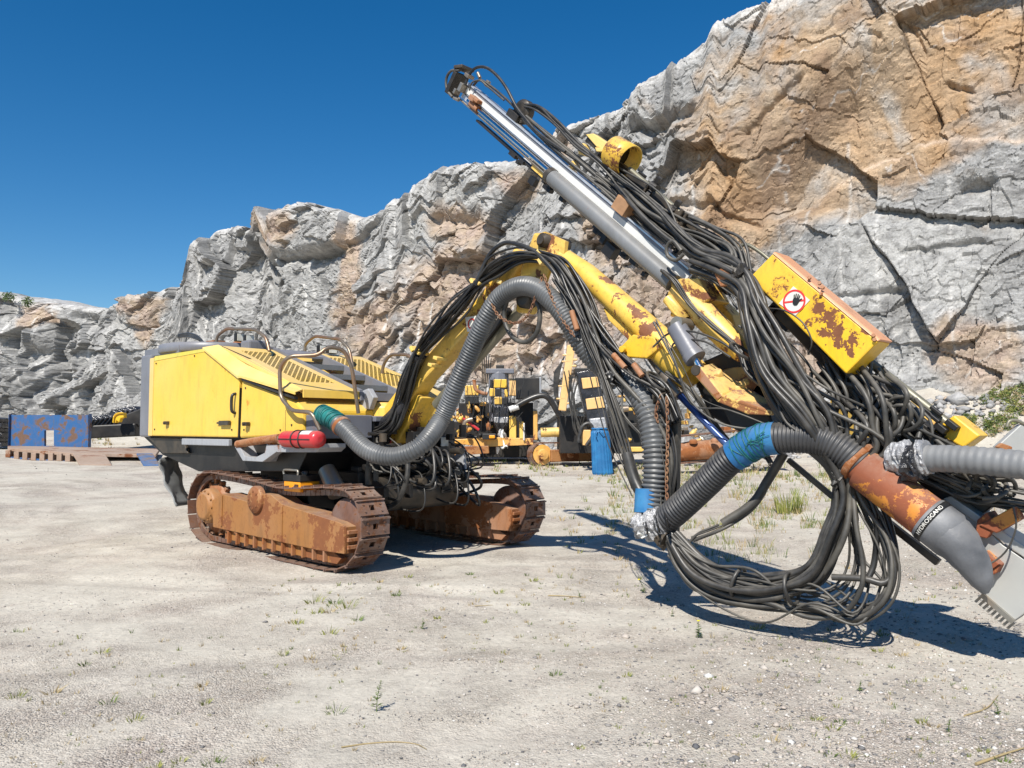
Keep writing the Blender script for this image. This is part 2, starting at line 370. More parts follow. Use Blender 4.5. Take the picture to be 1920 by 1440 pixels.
stone = k.mix(k.ramp(sep2.outputs[0], [(.8, 0), (.82, 1)]), stone, k.ramp(sep2.outputs[1], [(0, (.16, .155, .155)), (.5, (.36, .29, .25)), (1, (.6, .58, .54))]))
tint = k.ramp(k.noise(.9, 4, .6), [(.3, (.535, .485, .39)), (.5, (.55, .485, .395)), (.7, (.56, .475, .395))])
grav = k.mix(k.math('MULTIPLY', k.ramp(k.noise(.7, 5, .6), [(.35, .25), (.65, .62)]), 1.0), tint, stone)
sand = k.mix(k.ramp(fine, [(.4, 0), (.65, 1)]), (.485, .45, .385), (.54, .50, .425))
col = k.mix(silt, grav, sand)
k.l(k.mix(1.0, k.mix(1.0, col, k.ramp(k.noise(26, 6, .75), [(.32, .76), (.5, 1.0), (.7, 1.08)]), 'MULTIPLY'), k.ramp(med, [(.3, .82), (.7, 1.06)]), 'MULTIPLY'), k.p.inputs['Base Color']); k.p.inputs['Roughness'].default_value = .95
k.p.inputs['Specular IOR Level'].default_value = .15
hb = k.math('MULTIPLY', k.math('SUBTRACT', 1.0, silt), k.math('ADD', k.math('SUBTRACT', .6, celld), k.math('MULTIPLY', fine, .6)))
b1 = k.bump(k.math('ADD', hb, k.math('MULTIPLY', fine, .25)), .9, .014)
k.bump(k.noise(9, 6, .68), .55, .035, b1)
M['ground'] = k.m
g = grid_mesh('ground', GP, M['ground']); tag(g, kind='structure')

# ------------------------------------------------------------------ quarry face
DPX = np.array([-900, -300, 0, 350, 600, 850, 1200, 1500, 1920, 2400, 3000]); DD = np.array([58., 60, 62, 55, 47, 40, 33, 29, 26, 23.5, 21])
TOP = np.array([(-900, 520), (-200, 540), (0, 548), (20, 552), (60, 566), (150, 574), (205, 580), (222, 570), (240, 556), (300, 545), (346, 535), (357, 505), (372, 455), (400, 446), (412, 432), (450, 424), (490, 430),
    (512, 405), (540, 385), (575, 380), (640, 394), (682, 410), (700, 403), (730, 392), (738, 376), (765, 368), (790, 342), (828, 314), (860, 309), (925, 304), (960, 303), (1000, 292), (1050, 240), (1100, 224), (1160, 206), (1176, 196),
    (1196, 160), (1230, 142), (1290, 104), (1328, 74), (1342, 40), (1360, 36), (1400, 16), (1450, 0), (1520, -30), (1700, -90), (1920, -150), (2400, -260), (3000, -300)], float)
pxs = np.concatenate([np.linspace(-900, -40, 90), np.arange(-36, 1960, 1.9), np.linspace(1964, 3000, 130)])
nr = 360
rr = (pxs - 960) / FPX
# columns are straight lines of the quarry face; Dc is the face's distance there
Dc = np.interp(pxs, DPX, DD)
bx = rr * Dc; by = Dc
u1 = np.concatenate([[0], np.cumsum(np.hypot(np.diff(bx), np.diff(by)))])
nrm = np.array([-.58, -.815])
tpy = np.interp(pxs, TOP[:, 0], TOP[:, 1])
tz = (720 - tpy) / FPX; slope = (math.sin(PITCH) + tz * math.cos(PITCH)) / (math.cos(PITCH) - tz * math.sin(PITCH))
ztop = 1.6 + slope * (Dc + .9)
t = np.linspace(0, 1, nr)[:, None]
zb = -1.0
Z = zb + (ztop[None] - zb) * t
U = np.broadcast_to(u1[None], Z.shape).copy()
PX = np.broadcast_to(pxs[None], Z.shape); PYs = 720 - FPX * np.tan(np.arctan((Z - 1.6) / Dc[None]) - PITCH)
wu = U + .8 * fbm(U * .35, Z * .35, 2, 21) + .05 * fbm(U * 2.2, Z * 2.2, 3, 22); wv = Z + .8 * fbm(U * .35 + 50, Z * .35, 2, 23) + .05 * fbm(U * 2.2, Z * 2.2 + 9, 3, 24)
ru = wu * .93 + wv * .36; rv = -wu * .36 + wv * .93                # the foliation dips across the face
qu = U + .22 * fbm(U * .6, Z * .6, 3, 25); qv = Z + .22 * fbm(U * .6 + 9, Z * .6, 3, 26); qr = qu * .88 + qv * .47; qs = -qu * .47 + qv * .88
f1, i1, e1 = facets(qr, qs, 5.2, 3.8, 11, 1.7)
f2, i2, e2 = facets(qr * .97 + qs * .2, qs, 1.9, 1.5, 31, 1.4)
f3, i3, e3 = facets(qr, qs, .66, .5, 51, 1.6)
f4, i4, e4 = facets(ru * .9 + rv * .2, rv, .27, .19, 71, 1.7)
slab = 1 / (1 + np.exp(-(PX - 1290 + (PYs - 300) * .25) / 60))      # large smooth slabs to the right
slab = np.clip(slab, 0, 1)
mod = .45 + .9 * np.clip(vnoise(U * .25, Z * .25, 77) * 1.6 - .3, 0, 1)
fol = fbm(ru * 1.6, rv * 4.2, 4, 91)
disp = .85 * f1 * (1 - .15 * slab) + .42 * f2 * (1 - .6 * slab) * mod + .17 * f3 * (1 - .45 * slab) * mod + .05 * f4 * (1 - .25 * slab) + .02 * fol + .015 * fbm(U * 6, Z * 6, 3, 93) + .13 * fbm(U * 1.1, Z * .10, 3, 95) * (1 - slab)
disp -= .09 * np.exp(-(e1 / .007) ** 2) * (vnoise(U * .4, Z * .4, 67) > .40)
# crack lines between the larger planes
disp -= .12 * np.exp(-(e2 / .03) ** 2) * (vnoise(U * .5, Z * .5, 66) > .66) * (1 - slab)
def seg_side(x0, y0, x1, y1): return ((PX - x0) * (y1 - y0) - (PYs - y0) * (x1 - x0)) / math.hypot(x1 - x0, y1 - y0)   # pixels right of a line
def band(v, a, b): return np.clip((v - a) / (b - a), 0, 1)
wob = 5 * fbm(U * .8, Z * .8, 3, 41)
# main corner of the big slab: everything right of it lies deeper
s1 = seg_side(1640, 120, 1425, 400) * -1 + wob
s1 = np.where(PYs > 430, s1, s1)
m1 = band(PYs, 60, 200) * (1 - band(PYs, 385, 425)) * band(PX, 1180, 1300)
sgn = seg_side(1600, 150, 1430, 400)
s_r = -(sgn) if sgn[nr // 2, np.argmin(abs(pxs - 1300))] > 0 else sgn
s_r = s_r + wob                                                      # positive to the right of the corner
drop = band(s_r, -75, 15) * (1 - .0 * s_r)
back = np.exp(-np.clip(s_r - 15, 0, 1e9) / 260)
disp -= 1.25 * drop * back * m1
# ledge: lower grey wall stands a little proud below a light edge
ledge_y = np.interp(PX, [1180, 1420, 1480, 1560, 1680, 1760, 1920, 2400], [430, 418, 395, 330, 275, 250, 246, 230]) + wob
disp += .16 * band(PYs - ledge_y, -4, 14) * band(PX, 1300, 1430) * (1 - .6 * band(PYs, 420, 700))
# overhanging boulders at the crest (left)
for (x0, x1, yl, yr, yb0, yb1, am) in ((500, 625, 0, 0, 492, 450, .75), (560, 690, 0, 0, 470, 415, .5), (352, 404, 0, 0, 528, 505, .6), (405, 492, 0, 0, 470, 455, .4), (740, 800, 0, 0, 432, 412, .4), (1150, 1240, 0, 0, 270, 215, .5)):
    yb = np.interp(PX, [x0, x1], [yb0, yb1]) + wob * .5
    disp += am * (PX > x0 + wob * .3) * (PX < x1 + wob * .3) * (1 - band(PYs - yb, -3, 3))
# long overhang cracks with shade beneath
for (x0, y0, x1, y1, dep, wd) in ((780, 428, 890, 405, .5, 14), (470, 500, 610, 455, .6, 10), (1255, 390, 1420, 425, .35, 8), (1560, 570, 1700, 545, .22, 7), (1690, 480, 1860, 445, .22, 7), (1480, 130, 1300, 250, .0, 8),
        (1500, 140, 1380, 260, .3, 6), (1600, 50, 1660, 60, .2, 6), (1780, 130, 1838, 148, .25, 6), (1700, 10, 1740, 70, .2, 6), (1880, 330, 1800, 350, .35, 14), (1150, 265, 1290, 215, .6, 12), (92, 600, 68, 760, 2.3, 20), (120, 590, 155, 600, .7, 12), (20, 640, 130, 720, .6, 12)):
    L = math.hypot(x1 - x0, y1 - y0); tt = ((PX - x0) * (x1 - x0) + (PYs - y0) * (y1 - y0)) / L ** 2
    dd = np.abs((PX - x0) * (y1 - y0) - (PYs - y0) * (x1 - x0)) / L + wob * .35
    disp -= dep * np.exp(-(dd / wd) ** 2) * band(tt, -.05, .1) * (1 - band(tt, .9, 1.05))
# drill-hole half pipes: straight pale vertical lines
hole = np.zeros_like(U); gl = []
uu = 2.0; rs = np.random.default_rng(3)
while uu < u1[-1]:
    gl.append((uu, rs.uniform(-1, 4), rs.uniform(4, 14))); uu += rs.uniform(.8, 1.7)
for (g0, z0, z1) in gl:
    if 28 < 0: pass
    m = np.abs(U - g0 - .03 * fbm(Z * .6, Z * 0 + g0, 2, 5))
    hole = np.maximum(hole, np.exp(-(m / .06) ** 2) * (Z > z0) * (Z < z1) * (vnoise(Z * 1.3, U * 0 + g0 * 7, 8) > .38))
hole *= (1 - .6 * slab)
disp -= .03 * hole
lean = -.085 * np.clip(Z, 0, 30)
# left end turns a rough corner: stacked broken blocks
lf = 1 - band(PX, 90, 240)
disp += lf * .8 * f2
disp = disp + lean + .9 * 0
tf = np.clip((t - .965) / .035, 0, 1)
disp -= .45 * tf ** 2 * (1 - .5 * slab)                              # rounded crest
Pc = np.stack([bx[None] + nrm[0] * disp, by[None] + nrm[1] * disp, Z + .05 * f3], -1)
# bring the crest to its traced height at the place where it really stands
for _it in range(2):
    T_ = Pc[-1]; rpx = 960 + FPX * T_[:, 0] / (T_[:, 1] * math.cos(PITCH) + (T_[:, 2] - 1.6) * math.sin(PITCH)); want = np.interp(rpx, TOP[:, 0], TOP[:, 1])
    tz_ = (720 - want) / FPX; sl_ = (math.sin(PITCH) + tz_ * math.cos(PITCH)) / (math.cos(PITCH) - tz_ * math.sin(PITCH)); wz = 1.6 + sl_ * T_[:, 1]
    f_ = (wz - zb) / (T_[:, 2] - zb); f_ = np.convolve(np.pad(f_, 3, 'edge'), np.ones(7) / 7, 'valid'); Pc[:, :, 2] = zb + (Pc[:, :, 2] - zb) * f_[None]
# ground behind the crest
backs = []
for q in range(1, 13):
    dback = q * q * .16
    zz = Pc[-1, :, 2] + .10 * q * .0 - .02 * dback + .28 * (facets(u1, u1 * 0 + dback, 1.6, 1.2, 15)[0]) * min(1, q / 3)
    zz = np.minimum(zz, Pc[-1, :, 2] + .12)
    backs.append(np.stack([Pc[-1, :, 0] - nrm[0] * dback, Pc[-1, :, 1] - nrm[1] * dback, zz], -1))
Pfull = np.concatenate([Pc, np.array(backs)], 0)
# rock colours, with shade of the slab corner and cracks painted in
grey = np.array([.295, .292, .285]); dgrey = np.array([.175, .172, .17]); lgrey = np.array([.385, .38, .365])
och = np.array([.345, .215, .11]); tan = np.array([.385, .285, .19]); pink = np.array([.36, .255, .195]); brn = np.array([.20, .13, .085]); whit = np.array([.58, .565, .54])
def L3(a, b, m): return a + (b - a) * m[..., None]
n1 = fbm(ru * .5, rv * .5, 4, 101); n2 = fbm(ru * 1.7, rv * 2.6, 4, 103); n3 = fbm(ru * 5, rv * 9, 3, 105)
C = L3(np.broadcast_to(grey, Z.shape + (3,)), lgrey, np.clip(.35 + .8 * n1 + .5 * (i2 - .5) + .7 * (i1 - .5), 0, 1))
C = L3(C, dgrey, np.clip(.15 + 1.3 * n2 - .3 + .5 * (i3 - .5), 0, .75))
C = L3(C, dgrey * .8, np.clip(n3 * 1.6 - .35, 0, .5))
def blob(cx, cy, rx, ry, rot=0):
    c, s = math.cos(radians(rot)), math.sin(radians(rot)); dx = PX - cx; dy = PYs - cy
    a = (dx * c + dy * s) / rx; b = (-dx * s + dy * c) / ry
    return np.clip(1.25 - np.sqrt(a * a + b * b) + .5 * n1 + .3 * n2 + .35 * (i1 - .5), 0, .6) / .6
st = np.zeros_like(U)
for bb in ((1400, 270, 160, 210, 20), (1560, 140, 190, 170, 0), (1760, 110, 260, 200, 0), (1650, 30, 180, 90, 0), (1700, 280, 170, 70, -10), (1500, 370, 120, 70, -20), (1390, 420, 100, 50, 0), (1900, 110, 120, 170, 0)): st = np.maximum(st, blob(*bb))
st2 = np.zeros_like(U)
for bb in ((632, 470, 18, 100, 5), (640, 560, 30, 80, 0), (800, 590, 75, 110, 15), (700, 640, 40, 90, 0), (900, 640, 110, 80, 0), (1040, 620, 150, 100, 0), (850, 430, 60, 35, 0), (940, 340, 40, 30, 20), (1010, 300, 40, 35, 0), (1150, 440, 90, 70, 0), (1230, 560, 60, 60, 0), (500, 440, 40, 28, -40), (235, 575, 40, 22, 0), (255, 610, 22, 30, 0), (1830, 650, 90, 60, 0), (880, 540, 40, 90, 0), (45, 580, 30, 25, 0), (1500, 680, 60, 50, 0), (960, 500, 50, 40, 0)):
    st2 = np.maximum(st2, blob(*bb))
oc = L3(L3(np.broadcast_to(tan, Z.shape + (3,)), och, np.clip(.4 + 1.6 * fbm(ru * .6, rv * .3, 4, 111), 0, 1)), brn, np.clip(1.3 * fbm(ru * .9 + 7, rv * .8, 4, 113) - .05, 0, .6))
oc = L3(oc, lgrey, np.clip(fbm(ru * .8 + 31, rv * .7, 4, 117) * 1.8 - .35, 0, .7))
C = L3(C, oc, np.clip(st, 0, 1) * .95)
C = L3(C, L3(np.broadcast_to(pink, Z.shape + (3,)), tan, np.clip(.5 + n2, 0, 1)), np.clip(st2, 0, 1) * .72)
C = L3(C, brn, .7 * np.exp(-((s_r + 30) / 42) ** 2) * m1)  # brown darkening paints in the shade on the slab's turned-away corner strip
C = L3(C, whit, np.clip(hole * 1.3, 0, 1) * .8)
vein = np.exp(-((np.abs(fbm(ru * .33, rv * .6, 4, 121))) / .012) ** 2) * (vnoise(U * .4, Z * .4, 12) > .55)
C = L3(C, whit, .6 * vein)
edge = np.exp(-((PYs - ledge_y - 2) / 4.5) ** 2) * band(PX, 1500, 1600) * .6
C = L3(C, np.array([.56, .44, .34]), edge)  # paler band along the ledge line
C = L3(C, whit * 1.02, np.clip((t - .955) / .02, 0, 1) * (.35 + .35 * slab))  # paler towards the crest
C = C * (1 + .16 * fbm(U * 2.6, Z * .13, 3, 131) * (1 - .6 * slab))[..., None]
C = C * (1 - .25 * np.exp(-(e1 / .012) ** 2) - .25 * np.exp(-(e2 / .02) ** 2) * (vnoise(U * .9, Z * .9, 61) > .6))[..., None]  # cracks darkened in the colour, shade painted into the creases
C = np.clip(C, .03, .8)
Cf = np.concatenate([C, np.broadcast_to(C[-1], (12,) + C[-1].shape)], 0)
k = NT('quarry_rock')
at = k.n('ShaderNodeVertexColor', layer_name='rockcol')
rot = k.mapc((1, 1, 1.7), (0, radians(18), 0))
fa = k.noise(2.2, 9, .68, .4, rot); fb = k.noise(14, 6, .7); fc = k.noise(1.1, 5, .6)
c = k.mix(1.0, at.outputs[0], k.ramp(fa, [(.28, .62), (.5, 1.0), (.72, 1.28)]), 'MULTIPLY')
c = k.mix(1.0, c, k.ramp(fb, [(.3, .72), (.6, 1.08), (.75, 1.3)]), 'MULTIPLY')
crk = k.vor(.9, k.mapc((1, 1, 1.7), (0, radians(25), 0), None), 'DISTANCE_TO_EDGE')
b1 = k.bump(k.math('ADD', fa, k.math('MULTIPLY', fb, .3)), .55, .05)
k.bump(fb, .5, .02, b1)
M['rock'] = k.fin(c, .9, spec=.2)
cl = grid_mesh('quarry_cliff', Pfull, M['rock'], Cf)
tag(cl, kind='structure')
cl.data.polygons.foreach_set('use_smooth', np.zeros(len(cl.data.polygons), bool))
def stones(name, X, Yy, Zz, sz, mat, flat=(.35, .8), seed=1):
    rs = np.random.default_rng(seed); n = len(X)
    base = np.array([[1, 0, 0], [-1, 0, 0], [0, 1, 0], [0, -1, 0], [0, 0, 1], [0, 0, -1], [.6, .6, .45], [-.6, .6, .4], [.6, -.6, .45], [-.6, -.6, .4]])
    oct_ = [(6, 4, 0), (6, 2, 4), (7, 4, 2), (7, 1, 4), (9, 4, 1), (9, 3, 4), (8, 4, 3), (8, 0, 4), (0, 5, 2), (2, 5, 1), (1, 5, 3), (3, 5, 0), (6, 0, 2), (7, 2, 1), (9, 1, 3), (8, 3, 0)]
    sc3 = sz[:, None] * np.stack([rs.uniform(.7, 1.3, n), rs.uniform(.7, 1.3, n), rs.uniform(flat[0], flat[1], n)], 1); an = rs.uniform(0, 2 * pi, n)
    Vb = base[None] * sc3[:, None] * rs.uniform(.7, 1.2, (n, 10, 1)); c_, s_ = np.cos(an)[:, None], np.sin(an)[:, None]
    Vr = np.stack([Vb[..., 0] * c_ - Vb[..., 1] * s_, Vb[..., 0] * s_ + Vb[..., 1] * c_, Vb[..., 2]], -1) + np.stack([X, Yy, Zz], -1)[:, None]
    Fi = (np.arange(n)[:, None, None] * 10 + np.array(oct_)[None]).reshape(-1, 3)
    me = bpy.data.meshes.new(name); me.vertices.add(n * 10); me.vertices.foreach_set('co', Vr.reshape(-1).astype(np.float32)); me.loops.add(len(Fi) * 3); me.loops.foreach_set('vertex_index', Fi.ravel().astype(np.int32)); me.polygons.add(len(Fi)); me.polygons.foreach_set('loop_start', np.arange(len(Fi), dtype=np.int32) * 3); me.polygons.foreach_set('loop_total', np.full(len(Fi), 3, np.int32)); me.update(calc_edges=True)
    me.materials.append(mat); ob = bpy.data.objects.new(name, me); sc.collection.objects.link(ob); tag(ob, kind='stuff'); return ob
k = NT('fallen_rock'); gi = k.n('ShaderNodeNewGeometry'); c = k.ramp(gi.outputs['Random Per Island'], [(0, (.22, .215, .21)), (.4, (.33, .325, .32)), (.8, (.42, .41, .40)), (1, (.42, .32, .23))]); c = k.mix(1.0, c, k.ramp(k.noise(9, 6, .65), [(.3, .7), (.7, 1.2)]), 'MULTIPLY'); k.bump(k.noise(6, 6, .6), .6, .04); M['scree'] = k.fin(c, .9, spec=.2)
rs = np.random.default_rng(202); ns = 2600; q = rs.integers(60, len(pxs) - 60, ns); off = np.abs(rs.normal(0, 1.0, ns)) + .2
X = bx[q] + nrm[0] * (off + .5); Yy = by[q] + nrm[1] * (off + .5); sz = .6 * np.exp(rs.normal(-2.1, .5, ns)) * (1.3 - .25 * off).clip(.4, 2)
stones('scree', X, Yy, gheight(X, Yy) + sz * .25, sz, M['scree'], (.5, 1.0), 5)
# ================================================================== THE DRILL RIG
rig = root('drill_rig', tuple(ORG), 'large yellow crawler drill rig nearest the camera, with folded boom and long tilted feed beam', 'drill rig')
FW = fv; EXT = lambda b: sv * b                                   # extrude along the width

# ---- crawler tracks
def track_path():
    # outline of the shoe loop in (a, z), walked clockwise
    P = [(-3.15, .03), (-2.2, .025), (-1.2, .02), (-.35, .02), (-.02, .07), (.20, .20), (.33, .42), (.34, .60), (.22, .80), (.0, .90), (-.35, .91), (-.8, .88), (-1.3, .86), (-1.75, .90), (-2.1, .93), (-2.6, .96), (-3.1, .97), (-3.38, .90), (-3.58, .70), (-3.62, .45), (-3.5, .18), (-3.15, .03)]
    S = spline(np.array([(a, 0, z) for a, z in P]), .01)[:, [0, 2]]
    L = np.concatenate([[0], np.cumsum(np.linalg.norm(np.diff(S, axis=0), axis=1))]); return S, L
TS, TL = track_path(); NSH = 44
shoe_me = None
def make_track(b0, b1, da=0.0, far=False):
    global shoe_me
    ch = MB(); pitch = TL[-1] / NSH; bc = (b0 + b1) / 2
    for i in range(NSH * 2):                                      # link chain inside the shoes
        l = i * pitch / 2; a, z = np.interp(l, TL, TS[:, 0]), np.interp(l, TL, TS[:, 1]); a2, z2 = np.interp(l + pitch * .45, TL, TS[:, 0]), np.interp(l + pitch * .45, TL, TS[:, 1])
        ca, cz = -1.6, .48
        tx, tz = a2 - a, z2 - z; q = math.hypot(tx, tz) + 1e-6; nx, nz = -tz / q, tx / q
        if nx * (ca - a) + nz * (cz - z) < 0: nx, nz = -nx, -nz
        for off in (-.07, .07):
            ch.beam(R(a + nx * .055 + da, bc + off, z + nz * .055), R(a2 + nx * .055 + da, bc + off, z2 + nz * .055), .032, .016, sv)
    chain = ch.build('track_chain', M['rust_track'], rig)
    if shoe_me is None:
        m = MB(); h = pitch * .5; wv_ = .19
        def bx(x0, x1, y0, y1, z0, z1): m.obox(((x0 + x1) / 2, (y0 + y1) / 2, (z0 + z1) / 2), ((x1 - x0) / 2, 0, 0), (0, (y1 - y0) / 2, 0), (0, 0, (z1 - z0) / 2))
        bx(-h * .96, h * .96, -wv_, -.035, 0, .014); bx(-h * .96, h * .96, .035, wv_, 0, .0141); bx(-h * .96, -h * .3, -.035, .035, 0, .0138); bx(h * .3, h * .96, -.035, .035, 0, .0138)
        bx(h * .74, h * .90, -wv_ * .995, wv_ * .995, .0142, .036); bx(-h * .9, -h * .80, -wv_ * .99, wv_ * .99, .0142, .022)
        for yy in (-.11, .11):
            for xx in (-.45, .38): m.lathe((h * xx, yy, .014), (0, 0, 1), [(.011, 0), (.011, .012)], 6, False)
        o0 = m.build('track_shoe', M['rust_track']); shoe_me = o0.data; bpy.data.objects.remove(o0)
    for i in range(NSH):
        l = (i + .5) * pitch; a, z = np.interp(l, TL, TS[:, 0]), np.interp(l, TL, TS[:, 1]); a2, z2 = np.interp((l + .03) % TL[-1], TL, TS[:, 0]), np.interp((l + .03) % TL[-1], TL, TS[:, 1])
        a1, z1 = np.interp((l - .03) % TL[-1], TL, TS[:, 0]), np.interp((l - .03) % TL[-1], TL, TS[:, 1])
        t3 = fv * (a2 - a1) + UP * (z2 - z1); t3 /= np.linalg.norm(t3); n3 = np.cross(t3, sv)
        cen = fv * (a + 1.6) + UP * (z - .48)
        if n3 @ cen < 0: n3 = -n3
        y3 = np.cross(n3, t3); p = R(a + da, bc, z)
        o = bpy.data.objects.new('track_shoe', shoe_me); sc.collection.objects.link(o); o.parent = chain
        from mathutils import Matrix
        o.matrix_local = Matrix([[t3[r], y3[r], n3[r], p[r] - ORG[r]] for r in range(3)] + [[0, 0, 0, 1]])
    # side frame
    fr = MB(); o1 = b0 - .03
    prof = [(-2.82, .27), (-2.86, .62), (-2.62, .72), (-1.95, .66), (-1.62, .78), (-1.4, .78), (-1.15, .68), (.0, .56), (.14, .52), (.12, .23), (-.4, .22)]
    fr.prism([R(a + da, b0 + .035, z) for a, z in prof], EXT(-.30))
    low = [(-2.6, .13), (-2.6, .265), (-.15, .215), (-.02, .16), (-.1, .09)]
    fr.prism([R(a + da, b0 - .02, z) for a, z in low], EXT(-.26))
    fr.rbox(-1.16 + da, -1.12 + da, b0 + .034, b0 + .046, .24, .66); fr.rbox(-2.60 + da, -2.57 + da, b0 + .034, b0 + .05, .30, .70); fr.rbox(.04 + da, .13 + da, b0 + .02, b0 + .05, .235, .53)
    f = fr.build('track_frame', M['rust_frame'] if not far else M['rust'], rig, .012)
    for q in range(3):
        m = MB(); m.rbox(.135 + da, .165 + da, b0 - .24, b0 + .02, .28 + q * .08, .32 + q * .08); m.build('front_slot', M['rust'], rig, .004)
    gd = MB()
    for i in range(11):
        a = -2.45 + i * .215; gd.rbox(a + da, a + da + .03, b0 - .02, b0 + .03, .10, .245).sep()
    for i in range(12):
        a = -2.5 + i * .21; gd.rbox(a + da, a + da + .07, b0 - .01, b0 + .022, .235, .262).sep()
    gd.build_each('rock_guard', M['rust'], rig, .004)
    for i in range(8):
        m = MB(); a = -2.45 + i * .31; m.lathe(R(a + da, bc - .12, .135), sv, [(.05, 0), (.085, .01), (.085, .07), (.07, .08), (.07, .16), (.085, .17), (.085, .23), (.05, .24)], 16); m.build('track_roller', M['rust_track'], rig)
    # idler at the front, sprocket at the rear
    m = MB(); m.lathe(R(-.06 + da, bc - .06, .47), sv, [(.08, -.05), (.30, -.02), (.34, 0), (.34, .12), (.30, .14), (.08, .17)], 32); m.build('idler_wheel', M['rust_track'], rig)
    m = MB(); c = R(-3.12 + da, bc, .49)
    m.lathe(c - sv * .04, sv, [(.1, 0), (.33, .005), (.33, .075), (.1, .08)], 30)
    for q in range(15):
        an = q * 2 * pi / 15; d = fv * cos(an) + UP * sin(an); m.obox(c + d * .345, d * .035, np.cross(sv, d) * .026, sv * .035)
    s_ = m.build('sprocket', M['rust'], rig)
    m = MB(); m.lathe(R(-3.06 + da, b0 - .10, .53), sv, [(.235, 0), (.235, .10), (.215, .13), (.19, .135), (.18, .17), (.15, .175)], 28)
    for q in range(12):
        an = q * 2 * pi / 12; m.lathe(R(-3.06 + da, b0 + .035, .53) + (fv * cos(an) + UP * sin(an)) * .20, sv, [(.014, 0), (.014, .015)], 6, False)
    m.build('final_drive', M['rust_frame'], rig)
    m = MB(); m.lathe(R(-1.72 + da, b0 + .0, .70), sv, [(.17, 0), (.17, .06), (.155, .075), (.145, .075), (.14, .085), (.02, .087)], 26)
    for q in range(8):
        an = q * 2 * pi / 8; m.lathe(R(-1.72 + da, b0 + .08, .70) + (fv * cos(an) + UP * sin(an)) * .105, sv, [(.014, 0), (.014, .014)], 6, False)
    m.build('pivot_cap', M['rust_frame'], rig)
    m = MB(); m.rbox(-2.35 + da, .05 + da, b1 - .05, b1 + .1, .3, .62); m.build('inner_frame', M['darkm'], rig, .01)
make_track(1.09, .71); make_track(-1.49, -1.87, .05, True)
# carrier beams between the tracks
m = MB(); m.rbox(-2.3, -1.2, -1.5, .72, .50, .80); m.rbox(-3.0, -.7, -1.05, .35, .62, 1.05); m.cyl(R(-1.7, .9, .62), R(-1.7, -1.7, .62), .13); m.build('chassis', M['black'], rig, .02)
m = MB(); m.cyl(R(-.45, -.9, .78), R(-.45, .30, .78), .21, 24); m.build('hydraulic_tank', M['darkm'], rig)
m = MB(); m.prism([onB(790, 900, -.9), onB(868, 842, -.9), onB(872, 880, -.9), onB(815, 935, -.9)], EXT(-.04)); m.build('front_plate', M['greylt'], rig, .006)

# ---- engine housing
b = 1.05
side = [(-4.95, 1.46), (-4.95, 2.67), (-3.31, 2.68), (-2.34, 2.235), (-2.37, 1.46)]
m = MB(); m.prism([R(a, b, z) for a, z in side], EXT(-2.50)); hs = m.build('engine_housing', M['yellow'], rig, .018)
m = MB(); m.prism([R(a, b - .018, z) for a, z in [(-2.345, 1.45), (-2.315, 2.21), (-1.02, 1.90), (-.86, 1.80), (-.86, 1.48)]], EXT(-2.38)); m.build('side_panel', M['yellow'], rig, .03)
m = MB(); m.rbox(-2.372, -2.345, b - .1, b - .012, 1.46, 2.2); m.build('panel_gap', M['black'], rig)
m = MB(); m.rbox(-1.245, -1.238, b - .03, b - .0165, 1.49, 1.80); m.build('door_seam', M['darkm'], rig)
for (a_, z_) in ((-4.85, 2.56), (-4.85, 1.56), (-2.5, 1.56), (-3.6, 2.60), (-2.22, 1.56), (-1.35, 1.56), (-1.1, 1.62), (-2.2, 2.1)):
    m = MB(); m.lathe(R(a_, b - .02, z_), sv, [(.012, 0), (.012, .032 if a_ < -2.4 else .012)], 8, False); m.build('bolt', M['darkm'], rig)
m = MB(); m.prism([R(-5.16, b - .03, 1.46), R(-4.955, b + .003, 1.46), R(-4.955, b + .003, 2.655), R(-5.16, b - .03, 2.655)], EXT(-.05)); m.build('corner_strip', M['yellow_hood'], rig, .006)
m = MB(); m.rbox(-5.52, -5.165, -1.44, b - .04, 1.44, 2.72); m.build('rear_panel', M['grey'], rig, .03)
m = MB(); m.lathe(R(-4.66, .13, 2.72), UP, [(.88, 0), (.90, .02), (.90, .125), (.87, .14), (.4, .145)], 56)
m.rbox(-5.5, -4.3, -1.2, .96, 2.70, 2.81); m.build('cooler_cover', M['grey'], rig)
m = MB(); m.prism([R(-4.93, b + .006, 2.60), R(-4.90, b + .006, 2.672), R(-3.36, b + .006, 2.682), R(-3.33, b + .006, 2.64)], EXT(-.03)); m.prism([R(-3.30, b + .008, 2.69), R(-2.33, b + .008, 2.245), R(-2.36, b + .008, 2.215), R(-3.32, b + .008, 2.655)], EXT(-.04)); m.build('roof_flange', paint('moss_tinted_yellow', (.62, .52, .05), .05, 4, dirt=.3), rig)
